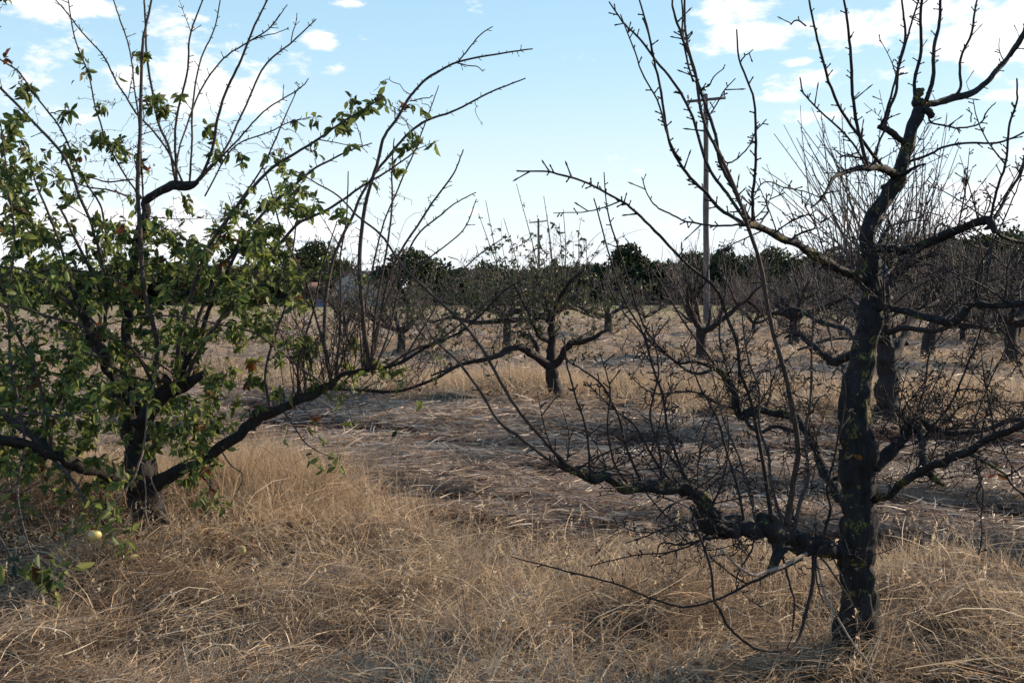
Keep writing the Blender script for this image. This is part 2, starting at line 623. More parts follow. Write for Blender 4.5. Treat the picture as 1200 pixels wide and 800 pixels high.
def ground_mat():
    m, nt = new_mat('field_soil')
    tcn = N(nt, 'ShaderNodeTexCoord')
    ob = tcn.outputs['Object']
    at = N(nt, 'ShaderNodeAttribute', attribute_name='tint')
    fine = noise_tex(nt, 30, 6, .7, ob)
    mid = noise_tex(nt, 2.2, 6, .7, ob, .4)
    big = noise_tex(nt, .06, 5, .6, ob)
    soil = ramp(nt, [(.25, (.035, .014, .010)), (.75, (.125, .058, .042))], fine)
    tn2 = N(nt, 'ShaderNodeAttribute', attribute_name='cover')
    litter = ramp(nt, [(.3, (.15, .10, .075)), (.7, (.36, .27, .205))], fine)
    gold = ramp(nt, [(.3, (.14, .105, .08)), (.7, (.35, .28, .215))], fine)
    geo = N(nt, 'ShaderNodeNewGeometry')
    s = N(nt, 'ShaderNodeSeparateXYZ')
    nt.links.new(geo.outputs['Position'], s.inputs[0])
    far = maprange(nt, s.outputs[1], 12, 24)
    a = N(nt, 'ShaderNodeMath', operation='MULTIPLY_ADD')
    nt.links.new(far, a.inputs[0]); a.inputs[1].default_value = .35; nt.links.new(mid, a.inputs[2])
    a3 = N(nt, 'ShaderNodeMath', operation='MULTIPLY_ADD')
    nt.links.new(tn2.outputs['Fac'], a3.inputs[0]); a3.inputs[1].default_value = 1.6; nt.links.new(a.outputs[0], a3.inputs[2])
    cover = maprange(nt, a3.outputs[0], 1.34, 1.62)
    alley = mixc(nt, cover, soil, litter)
    strip = mixc(nt, cover, (.085, .058, .040), gold)
    c = mixc(nt, at.outputs['Fac'], alley, strip)
    # the distant pasture: dull tan with greener patches
    past = mixc(nt, maprange(nt, big, .42, .6), (.24, .185, .115), (.13, .13, .07))
    past = mixc(nt, maprange(nt, fine, .3, .7, .0, .35), past, (.32, .24, .15))
    c = mixc(nt, maprange(nt, s.outputs[1], 45, 80), c, past)
    b = N(nt, 'ShaderNodeBsdfPrincipled')
    b.inputs['Roughness'].default_value = .95
    b.inputs['Specular IOR Level'].default_value = .1
    nt.links.new(c, b.inputs['Base Color'])
    bp = N(nt, 'ShaderNodeBump')
    bp.inputs['Strength'].default_value = 1.0
    bp.inputs['Distance'].default_value = .05
    nt.links.new(fine, bp.inputs['Height'])
    nt.links.new(bp.outputs[0], b.inputs['Normal'])
    o = N(nt, 'ShaderNodeOutputMaterial')
    nt.links.new(b.outputs[0], o.inputs[0])
    return m


M['ground'] = ground_mat()

# ------------------------------------------------------------------ ground


def build_ground():
    nx, ny = 560, 640
    t = np.linspace(-1, 1, nx)
    X = 2.6 * np.sinh(7.0 * t)
    t = np.linspace(-1, 1, ny)
    Y = 8 + 3.0 * np.sinh(7.0 * t)
    XX, YY = np.meshgrid(X, Y)
    Z = height(XX, YY)
    V = np.stack([XX, YY, Z], -1).reshape(-1, 3)
    i = (np.arange(ny - 1)[:, None] * nx + np.arange(nx - 1)[None])
    F = np.stack([i, i + 1, i + nx + 1, i + nx], -1).reshape(-1, 4)
    mb = MB()
    mb.add(V, F, None, strip_mask(XX, YY).ravel())
    o = mb.build('ground', M['ground'])
    U_, V_ = uv_row(XX, YY)
    at = o.data.attributes.new('cover', 'FLOAT', 'POINT')
    at.data.foreach_set('value', np.where(strip_mask(XX, YY) > .5, .5, alley(U_, V_)).ravel().astype(np.float32))
    tag(o, kind='structure')
    return o


build_ground()

# ------------------------------------------------------------------ grass and straw


def blades(mb, B, az, L, W, e0, e1, tint, rng, K=4, kink=.25):
    """ribbons: elevation angle goes from e0 at the root to e1 at the tip"""
    n = len(B)
    pts = [B]
    p = B.copy()
    a = az.copy()
    da = rng.normal(0, kink, n)
    for k in range(K):
        t = (k + .5) / K
        el = e0 + (e1 - e0) * t
        a = az + da * k
        p = p + (L / K)[:, None] * np.stack([np.cos(el) * np.cos(a), np.cos(el) * np.sin(a), np.sin(el)], -1)
        pts.append(p)
    pts = np.stack(pts, 1)
    g = B[:, 2:3]
    pts[:, :, 2] = np.maximum(pts[:, :, 2], g + .008)
    tw = rng.uniform(0, math.pi, n)
    side = np.stack([-np.sin(az) * np.cos(tw), np.cos(az) * np.cos(tw), np.sin(tw) * .8], -1)
    side /= np.linalg.norm(side, axis=1)[:, None]
    w = np.array([1.0, .95, .8, .6, .15])[:K + 1] if K == 4 else np.linspace(1, .15, K + 1)
    hw = (W * .5)[:, None, None] * w[None, :, None]
    V = np.stack([pts - side[:, None] * hw, pts + side[:, None] * hw], 2).reshape(n, -1, 3)
    q = np.arange(K)[:, None] * 2
    F = (q + np.array([[0, 1, 3, 2]]))[None] + (np.arange(n) * (K + 1) * 2)[:, None, None]
    mb.add(V.reshape(-1, 3), F.reshape(-1, 4), None, np.repeat(tint, (K + 1) * 2))


def scatter(rng, n, y0, y1, margin=1.0):
    Y = np.sqrt(rng.uniform(y0 * y0, y1 * y1, n))
    X = rng.uniform(-1, 1, n) * (.53 * Y + margin)
    return X, Y


def area(y0, y1, margin=1.0):
    return .53 * (y1 * y1 - y0 * y0) + 2 * margin * (y1 - y0)


def field_angle(X, Y, seed):
    return (fbm(X * .9, Y * .9, seed, 2) - .5) * 9.0


def build_grass():
    rng = np.random.default_rng(3)
    mb = MB()
    for (y0, y1, dens, per, wd, hs) in ((3.1, 6.0, 150, 15, .0030, 1.0), (6.0, 10.5, 95, 13, .0042, 1.0), (10.5, 21, 42, 11, .0075, 1.1),
                                        (21, 34, 13, 9, .014, 1.15), (34, 52, 5, 8, .022, 1.2)):
        n = int(area(y0, y1) * dens)
        X, Y = scatter(rng, n, y0, y1)
        k = strip_mask(X, Y) > rng.uniform(.35, .75, n)
        k &= fbm(X * 2.6, Y * 2.6, 71, 2) > rng.uniform(.28, .58, n)
        X, Y = X[k], Y[k]; n = len(X)
        hh = (.05 + .38 * fbm(X * 1.5, Y * 1.5, 31, 3) ** 1.8) * hs * (1 - .35 * np.exp(-((X - 2.2) / 1.2) ** 2) * (Y < 8))
        # taller golden grass standing beside the leafy tree
        hh = hh + .20 * np.exp(-(((X + 1.75) / .75) ** 2 + ((Y - 7.3) / .6) ** 2)) + .10 * np.exp(-(((X + 3.4) / 1.0) ** 2 + ((Y - 6.9) / .7) ** 2))
        hh = hh + .10 * np.exp(-(((X + 2.9) / 1.3) ** 2 + ((Y - 6.6) / .6) ** 2))
        hh = hh * (1 - .55 * np.exp(-(((X - .65) / .7) ** 2 + ((Y - 14.4) / .9) ** 2)))
        hh = hh + .06 * np.exp(-(((X - .2) / 1.3) ** 2 + ((Y - 5.2) / .5) ** 2))
        tt = rng.normal(0, .13, n) + .12 + .76 * fbm(X * 1.1, Y * 1.1, 33, 3)
        fa = field_angle(X, Y, 35)
        idx = np.repeat(np.arange(n), per)
        m = len(idx)
        r = rng.gamma(2.0, .028, m) * (1 + (y1 > 15) * .8)
        an = rng.uniform(0, 2 * math.pi, m)
        bx = X[idx] + r * np.cos(an); by = Y[idx] + r * np.sin(an)
        B = np.stack([bx, by, height(bx, by) - .004], -1)
        az = np.where(rng.uniform(size=m) < .55, fa[idx] + rng.normal(0, .7, m), an)
        L = hh[idx] * rng.uniform(.6, 1.7, m) + .05
        e0 = np.clip(rng.normal(1.1, .28, m), .15, 1.55)
        e1 = e0 - rng.gamma(2.4, .68, m)
        W = wd * np.where(rng.uniform(size=m) < .12, rng.uniform(1.6, 2.6, m), rng.uniform(.5, 1.3, m))
        tint = np.clip(tt[idx] + rng.normal(0, .17, m) - (.12 if y0 > 20 else 0), 0, 1)
        blades(mb, B, az, L, W, e0, e1, tint, rng)
        # fallen thatch between the tufts
        n2 = int(area(y0, y1) * dens * (6.5 if y0 < 10 else 3.0))
        X, Y = scatter(rng, n2, y0, y1)
        k = strip_mask(X, Y) > .25
        X, Y = X[k], Y[k]; m = len(X)
        B = np.stack([X, Y, height(X, Y) + rng.uniform(0, .06, m)], -1)
        az = field_angle(X, Y, 37) + rng.normal(0, .9, m)
        L = rng.uniform(.10, .34, m)
        e0 = rng.normal(.22, .22, m); e1 = rng.normal(-.25, .25, m)
        tint = np.clip(rng.normal(.45, .24, m), 0, 1)
        blades(mb, B, az, L, wd * rng.uniform(.5, 1.6, m), e0, e1, tint, rng)
    # tall fine upright grass round the trunks of the rows
    for (cx, cy, rx, ry, n, hgt, wd) in ((-1.80, 7.15, .50, .40, 5200, .46, .0030), (-2.9, 7.2, .9, .4, 6500, .40, .0032), (-4.0, 6.8, .6, .5, 2500, .36, .0032), (-1.2, 6.6, .5, .35, 2000, .26, .003),
                                     (.65, 16.2, 1.5, .6, 2400, .36, .0065), (-1.8, 16.2, 2.2, .8, 2400, .34, .0065), (3.6, 14.8, 1.6, .7, 1800, .32, .0065), (6.2, 14.0, 1.6, .8, 2400, .38, .0065),
                                     (1.0, 4.9, .8, .3, 1500, .20, .0028), (1.9, 5.0, .5, .25, 900, .2, .0028)):
        X = cx + rng.normal(0, rx * .7, n); Y = cy + rng.normal(0, ry * .7, n)
        k = strip_mask(X, Y) > .25
        X, Y = X[k], Y[k]; m = len(X)
        B = np.stack([X, Y, height(X, Y)], -1)
        L = hgt * rng.uniform(.5, 1.25, m)
        e0 = rng.normal(1.38, .14, m)
        blades(mb, B, rng.uniform(0, 6.28, m), L, wd * rng.uniform(.5, 1.3, m), e0, e0 - rng.gamma(2, .30, m), np.clip(rng.normal(.62, .13, m), 0, 1), rng, kink=.15)
    # branched seed heads on thin stems
    n = 1500
    X, Y = scatter(rng, n, 3.6, 9)
    k = strip_mask(X, Y) > .5
    X, Y = X[k], Y[k]; m = len(X)
    az = rng.uniform(0, 6.28, m); ln = rng.uniform(.15, .36, m); el = rng.normal(1.2, .25, m)
    B = np.stack([X, Y, height(X, Y)], -1)
    blades(mb, B, az, ln, np.full(m, .0020), el, el - .25, rng.uniform(.5, .9, m), rng, kink=0)
    tip = B + ln[:, None] * np.stack([np.cos(el - .12) * np.cos(az), np.cos(el - .12) * np.sin(az), np.sin(el - .12)], -1)
    idx = np.repeat(np.arange(m), 9); q = len(idx)
    bp_ = tip[idx] - (rng.uniform(0, .05, q))[:, None] * np.stack([np.cos(el[idx]) * np.cos(az[idx]), np.cos(el[idx]) * np.sin(az[idx]), np.sin(el[idx])], -1)
    leaves(mb, bp_, rand_unit(rng, q) * .6 + [0, 0, .7], rng.uniform(.010, .022, q), rng, rng.uniform(.55, 1, q), width=.16)
    # long pale stalks lying over the thatch
    n = 420
    X, Y = scatter(rng, n, 3.3, 8.5)
    k = strip_mask(X, Y) > .4
    X, Y = X[k], Y[k]; m = len(X)
    B = np.stack([X, Y, height(X, Y) + rng.uniform(.02, .16, m)], -1)
    blades(mb, B, rng.uniform(-.9, 1.3, m), rng.uniform(.2, .6, m), rng.uniform(.0028, .0048, m), rng.normal(.5, .3, m), rng.normal(-.6, .4, m),
           rng.uniform(.7, 1, m), rng, kink=.2)
    o = mb.build('dry_grass', M['straw'])
    tag(o, 'golden dry grass standing and lying in tangled tufts in the tree rows', 'grass', kind='stuff')


def build_cut():
    rng = np.random.default_rng(8)
    mb = MB()
    base_az = math.atan2(RV[1], RV[0])
    for (y0, y1, dens, wd, ll) in ((3.6, 9, 1500, .0062, .17), (9, 15, 640, .0095, .24), (15, 26, 170, .011, .30), (26, 42, 50, .02, .4), (42, 62, 16, .03, .5)):
        n = int(area(y0, y1) * dens)
        X, Y = scatter(rng, n, y0, y1)
        u, v = uv_row(X, Y)
        cov = alley(u, v) * .7 + .3 * fbm(X * 2, Y * 2, 52, 2)
        k = (strip_mask(X, Y) < rng.uniform(.3, .7, n)) & (cov > rng.uniform(.44, .60, n))
        X, Y = X[k], Y[k]; m = len(X)
        B = np.stack([X, Y, height(X, Y) + rng.uniform(0, 1, m) * np.clip((cov[k] - .42) * .45, .012, .09)], -1)
        az = base_az + (fbm(X * .8, Y * .8, 58, 2) - .5) * 2.2 + rng.normal(0, .75, m) + math.pi * (rng.uniform(size=m) < .5)
        lo = rng.uniform(size=m) < .30
        az = np.where(lo, rng.uniform(0, 6.28, m), az)
        L = ll * rng.uniform(.4, 1.7, m)
        e0 = rng.normal(.16, .2, m); e1 = rng.normal(-.18, .25, m)
        tt = .35 + .35 * fbm(X * .6, Y * .6, 53, 2)
        tint = np.clip(tt - .12 + rng.normal(0, .30, m), 0, 1)
        blades(mb, B, az, L, wd * rng.uniform(.5, 1.6, m), e0, e1, tint, rng, K=3, kink=.12)
        # stubble tufts
        n = int(area(y0, y1) * dens * .22)
        X, Y = scatter(rng, n, y0, y1)
        k = (strip_mask(X, Y) < .4) & (fbm(X * 1.5, Y * 1.5, 57, 2) > .55)
        X, Y = X[k], Y[k]
        idx = np.repeat(np.arange(len(X)), 4); m = len(idx)
        bx = X[idx] + rng.normal(0, .03, m); by = Y[idx] + rng.normal(0, .03, m)
        B = np.stack([bx, by, height(bx, by)], -1)
        blades(mb, B, rng.uniform(0, 6.28, m), rng.uniform(.05, .20, m), wd * rng.uniform(.4, 1.1, m), rng.normal(.9, .35, m), rng.normal(.1, .5, m),
               np.clip(rng.normal(.6, .2, m), 0, 1), rng, K=3)
    o = mb.build('cut_straw', M['cut'])
    tag(o, 'greyish cut straw raked flat over the mown alleys between the rows', 'straw', kind='stuff')


def build_clods():
    rng = np.random.default_rng(15)
    mb = MB()
    n = 9000
    X, Y = scatter(rng, n, 5, 22)
    u, v = uv_row(X, Y)
    k = (strip_mask(X, Y) < .3) & (alley(u, v) < .52)
    X, Y = X[k], Y[k]; n = len(X)
    R = rng.gamma(2, .012, n) + .008
    ph = np.array([[0, 0, 1], [1, 0, 0], [0, 1, 0], [-1, 0, 0], [0, -1, 0], [0, 0, -1]], float)
    V = ph[None] * R[:, None, None] * rng.uniform(.6, 1.3, (n, 6, 1)) + rng.normal(0, 1, (n, 6, 3)) * R[:, None, None] * .2
    V[:, :, 2] *= .7
    V += np.stack([X, Y, height(X, Y)], -1)[:, None]
    F = np.array([[0, 1, 2], [0, 2, 3], [0, 3, 4], [0, 4, 1], [5, 2, 1], [5, 3, 2], [5, 4, 3], [5, 1, 4]])
    mb.add(V.reshape(-1, 3), None, (F[None] + (np.arange(n) * 6)[:, None, None]).reshape(-1, 3))
    M['clod'] = plain_mat('clod_soil', (.04, .022, .016), (.12, .07, .05), 30, .95)
    o = mb.build('soil_clods', M['clod'], smooth_shade=False)
    tag(o, 'reddish brown crumbs of soil showing between the cut straw', 'soil', kind='stuff')


build_grass()
build_cut()
build_clods()


def leaf_litter():
    rng = np.random.default_rng(91)
    mb = MB()
    for (cx, cy, sx, sy, n, sz) in ((-2.2, 6.2, .9, .5, 420, .045), (-1.62, 5.98, .16, .12, 60, .045), (.9, 4.6, .9, .5, 160, .035), (.6, 15, 1.6, 1, 300, .06)):
        X = cx + rng.normal(0, sx, n); Y = cy + rng.normal(0, sy, n)
        pos = np.stack([X, Y, height(X, Y) + rng.uniform(.02, .09, n)], -1)
        leaves(mb, pos, rand_unit(rng, n) * [1, 1, .4], rng.uniform(.6, 1.3, n) * sz, rng, rng.uniform(0, 1, n), width=.3)
    M['dead_leaf'] = blade_mat('dead_leaf', [(0, (.07, .03, .018)), (.6, (.16, .075, .04)), (1, (.30, .17, .09))], .2, .6, .3)
    o = mb.build('fallen_leaves', M['dead_leaf'])
    tag(o, 'brown fallen leaves scattered in the grass under the trees', 'leaves', kind='stuff')


leaf_litter()

# ------------------------------------------------------------------ trees


class Tree:
    ws = .9
    minr = .0012

    def __init__(self, name, label, px, py, seed, group=None, cat='tree'):
        self.base, self.d = ground_at(px, py)
        self.root = empty(name, self.base)
        tag(self.root, label, cat, group)
        self.rng = np.random.default_rng(seed)
        self.pts = []          # attachment points (pos, radius)
        self.leafmb = MB()
        self.twigmb = MB()
        self.lp, self.ld = [], []

    def world(self, px, dd):
        n = len(px)
        if isinstance(dd, (int, float)):
            dd = [dd] * n
        dd = np.interp(np.linspace(0, 1, n), np.linspace(0, 1, len(dd)), dd) if len(dd) != n else np.array(dd, float)
        return np.array([P(p[0], p[1], self.d + z) for p, z in zip(px, dd)]), self.d + dd

    def limb(self, px, w, dd=0.0, name='branch', mat='bark', rough=.34, sides=12, per=7, spurs=0, knobs=0, parent=None, wob=.16):
        pts, dep = self.world(px, dd)
        path = catmull(pts, per)
        w = np.interp(np.linspace(0, 1, len(pts)), np.linspace(0, 1, len(w)), w)
        r = w * .5 * dep / F * self.ws
        rr = np.interp(np.linspace(0, len(pts) - 1, len(path)), np.arange(len(pts)), r)
        # crookedness
        K = len(pts) * 2
        nz = catmull(self.rng.normal(size=(K, 3)), 6)
        nz = np.stack([np.interp(np.linspace(0, 1, len(path)), np.linspace(0, 1, len(nz)), nz[:, c]) for c in range(3)], -1)
        nz[0] = 0
        path = path + nz * rr[:, None] * wob
        mb = MB()
        tube(mb, path, rr, sides, rough, self.rng, tint=0)
        for i in range(knobs):
            k = self.rng.integers(1, len(path) - 1)
            dv = rand_unit(self.rng); R = rr[k]
            a = path[k]; L = R * self.rng.uniform(1.0, 2.2)
            tube(mb, np.array([a, a + dv * L * .6, a + dv * L]), [R * .75, R * .6, R * .35], 7, .3, self.rng)
        if spurs:
            self.spurs(mb, path, rr, spurs)
        ob = mb.build(name, M[mat], parent or self.root)
        self.pts.append(np.hstack([path, rr[:, None]]))
        return ob, path, rr

    def spurs(self, mb, path, rr, dens, long=0.12, start=.03):
        seg = np.linalg.norm(np.diff(path, axis=0), axis=1)
        s = np.concatenate([[0], np.cumsum(seg)])
        L = s[-1]
        n = int(L * dens)
        if n < 1:
            return
        rng = self.rng
        t = np.sort(rng.uniform(start * L, L * .985, n))
        pos = np.stack([np.interp(t, s, path[:, k]) for k in range(3)], -1)
        tan = np.stack([np.interp(t, s, np.gradient(path[:, k], s)) for k in range(3)], -1)
        tan /= np.linalg.norm(tan, axis=1)[:, None] + 1e-9
        rad = np.interp(t, s, rr)
        rv = rand_unit(rng, n)
        rv -= tan * (rv * tan).sum(1)[:, None]
        rv /= np.linalg.norm(rv, axis=1)[:, None]
        d = rv + tan * rng.uniform(.2, .9, n)[:, None] + np.array([0, 0, .15])
        ln = rng.uniform(.010, .030, n)
        lg = rng.uniform(size=n) < long
        ln = np.where(lg, rng.uniform(.03, .09, n), ln)
        bulk_cones(mb, pos, d, ln + rad, np.minimum(rad * .6, .0026) + .0010, .0019 + 0 * ln)
        return pos, d

    def shoot(self, px, w, dd=0.0, mat='shoot_dark', spurs=32, name='shoot', side=0.3, leafy=0, leafsize=.06, sides=6, leafrange=(0, 1)):
        pts, dep = self.world(px, dd)
        path = catmull(pts, 6)
        w = np.interp(np.linspace(0, 1, len(pts)), np.linspace(0, 1, len(w)), w)
        r = w * .5 * dep / F * (self.ws - .06)
        rr = np.interp(np.linspace(0, len(pts) - 1, len(path)), np.arange(len(pts)), r)
        K = max(3, len(pts) + 1)
        nz = catmull(self.rng.normal(size=(K, 3)), max(2, len(path) // (K - 1) + 1))
        nz = np.stack([np.interp(np.linspace(0, 1, len(path)), np.linspace(0, 1, len(nz)), nz[:, c]) for c in range(3)], -1)
        path = path + (nz - nz[0]) * .007 + self.rng.normal(size=(len(path), 3)) * .0007
        mb = MB()
        tube(mb, path, rr, sides, .12, self.rng)
        self.spurs(mb, path, rr, spurs)
        L = np.linalg.norm(np.diff(path, axis=0), axis=1).sum()
        for i in range(self.rng.poisson(side * L)):
            k = self.rng.integers(len(path) // 5, len(path) - 2)
            self.side_twig(mb, path, k, rr[k], self.rng.uniform(.08, .28), leafy)
        if leafy:
            self.leaf_path(path, leafy, leafsize, leafrange)
        ob = mb.build(name, M[mat], self.root)
        self.pts.append(np.hstack([path, rr[:, None]]))
        return path, rr

    def side_twig(self, mb, path, k, r, L, leafy=0):
        rng = self.rng
        tan = path[k + 1] - path[k]; tan /= np.linalg.norm(tan) + 1e-9
        rv = rand_unit(rng); rv -= tan * rv.dot(tan); rv /= np.linalg.norm(rv)
        d = rv * .8 + tan * .8; d /= np.linalg.norm(d)
        pts = [path[k]]
        m = 5
        for i in range(m):
            d = d + rand_unit(rng) * .16 + np.array([0, 0, .05]); d /= np.linalg.norm(d)
            pts.append(pts[-1] + d * L / m)
        pts = np.array(pts)
        r0 = min(r * .65, .0035)
        rr = np.linspace(max(r0, self.minr * 1.2), max(r0 * .5, self.minr), m + 1)
        tube(mb, pts, rr, 4)
        self.spurs(mb, pts, rr, 35, .05)
        if leafy:
            self.leaf_path(pts, leafy, .06)
        return pts

    def leaf_path(self, path, per_m, size=.06, rg=(0, 1), clump=3):
        rng = self.rng
        s = np.concatenate([[0], np.cumsum(np.linalg.norm(np.diff(path, axis=0), axis=1))])
        L = s[-1]
        n = max(1, rng.poisson(L * (rg[1] - rg[0]) * per_m / clump))
        t = rng.uniform(L * rg[0], L * rg[1], n)
        for q in t:
            m = rng.integers(max(1, clump - 2), clump + 3)
            p = np.array([np.interp(q, s, path[:, k]) for k in range(3)])
            out = rand_unit(rng)
            dirs = rand_unit(rng, m) * .8 + out * .5 + np.array([0, 0, -.28])
            self.lp.append(p + rand_unit(rng, m) * .012)
            self.ld.append(np.hstack([dirs, rng.uniform(.7, 1.35, (m, 1)) * size, np.full((m, 1), rng.uniform())]))

    def attach(self, target, leaf=9, size=.06, maxd=.8, mb=None, thin=.0022, bend=.3, rg=(.35, 1), sides=4, down=0.0, spurs=14, minr=.0012):
        """grow a twig from the nearest wood to a target point"""
        rng = self.rng
        A = self._cloud()
        d = np.linalg.norm(A[:, :3] - target, axis=1) + A[:, 2] * 0.0
        k = int(np.argmin(d + rng.uniform(0, .12, len(d))))
        if d[k] > maxd:
            return None
        a = A[k, :3]
        m = (a + target) / 2 + rand_unit(rng) * d[k] * bend * .6 + np.array([0, 0, (.12 - down) * d[k]])
        path = catmull(np.array([a, m, target]), 4)
        path[1:] += rng.normal(size=(len(path) - 1, 3)) * .006
        r0 = min(A[k, 3] * .7, thin * (1 + 1.0 * d[k]))
        rr = np.linspace(max(r0, minr), minr, len(path))
        tube(mb or self.twigmb, path, rr, sides)
        if spurs:
            self.spurs(mb or self.twigmb, path, rr, spurs, .06)
        self.new.append(np.hstack([path[2:], rr[2:, None]]))
        if len(self.new) > 6:
            self._flush()
        if leaf:
            self.leaf_path(path, leaf / max(d[k], .15), size, rg)
        return path

    new = None
    _c = None

    def _cloud(self):
        if self._c is None:
            self._c = np.concatenate(self.pts); self.new = []
        return self._c

    def _flush(self):
        self._c = np.concatenate([self._c] + self.new); self.new = []

    def zone(self, px, py, rx, ry, n, dz=.5, **k):
        rng = self.rng
        self._cloud()
        for i in range(n):
            x = px + rng.normal() * rx * .6; y = py + rng.normal() * ry * .6
            t = P(x, y, self.d + rng.normal() * dz)
            if t[2] < .12:
                continue
            self.attach(t, **k)

    def sprout(self, path, rr, n, lr=(.5, 1.4), up=1.0, out=.4, mb=None, r0=.006, leaf=0, leafsize=.05, spurs=10, curve=.05, rg=(0, 1), sides=4, t0=.2, droop=0.0, sub=0):
        rng = self.rng
        mb = mb or self.twigmb
        c = np.array(self.base)
        for i in range(n):
            k = int(len(path) * rng.uniform(t0, .98)); k = min(k, len(path) - 1)
            a = path[k]
            o = a - c; o[2] = 0; o /= np.linalg.norm(o) + 1e-6
            d = np.array([0, 0, up]) + o * out * rng.uniform(-.3, 1.3) + rand_unit(rng) * .42
            d /= np.linalg.norm(d)
            L = rng.uniform(*lr); m = 8
            pts = [a]
            cv = rand_unit(rng) * curve
            for j in range(m):
                d = d + cv + rand_unit(rng) * .05 + np.array([0, 0, .03 - droop * j / m]); d /= np.linalg.norm(d)
                pts.append(pts[-1] + d * L / m)
            pts = np.array(pts)
            q = min(r0 * rng.uniform(.7, 1.2) * L ** .5, rr[k] * .8)
            r = np.linspace(max(q, self.minr * 1.6), max(q * .3, self.minr), m + 1)
            tube(mb, pts, r, sides)
            if spurs:
                self.spurs(mb, pts, r, spurs, .15)
            for s_ in range(sub):
                self.side_twig(mb, pts, rng.integers(1, m - 1), r[2], rng.uniform(.15, .5) * L, leaf)
            if leaf:
                self.leaf_path(pts, leaf, leafsize, rg)
            self.pts.append(np.hstack([pts, r[:, None]]))

    def finish(self, twigmat='shoot_dark', leafmat='leaf', tintf=None):
        if self.twigmb.n:
            o = self.twigmb.build('twigs', M[twigmat], self.root)
            o['kind'] = 'stuff'
        if self.lp:
            Pn = np.concatenate(self.lp); D = np.concatenate(self.ld)
            n = len(Pn)
            g = D[:, 4]
            tint = np.clip(.38 + .22 * (g - .5) + self.rng.normal(0, .16, n), 0, .84)
            if tintf is None:
                br = (g > .955)
                tint = np.where(br, self.rng.uniform(.88, 1, n), tint)
            leaves(self.leafmb, Pn, D[:, :3], D[:, 3], self.rng, tint)
            self.leafmb.build('foliage', M[leafmat], self.root)
        return self.root


def root_flare(t, r, n=6, up=.22, mat='bark', parent=None):
    """buttress roots running from the trunk foot into the ground"""
    mb = MB()
    for i in range(n):
        a = i / n * 6.283 + t.rng.uniform(-.3, .3)
        dv = np.array([math.cos(a), math.sin(a), 0])
        b = np.array(t.base)
        path = np.array([b + dv * r * .45 + [0, 0, up], b + dv * r * .8 + [0, 0, up * .4], b + dv * r * 1.25 + [0, 0, -.01], b + dv * r * 1.9 + [0, 0, -.09]])
        tube(mb, catmull(path, 4), np.linspace(r * .42, r * .16, 13), 8, .3, t.rng)
    return mb.build('root_flare', M[mat], parent or t.root)


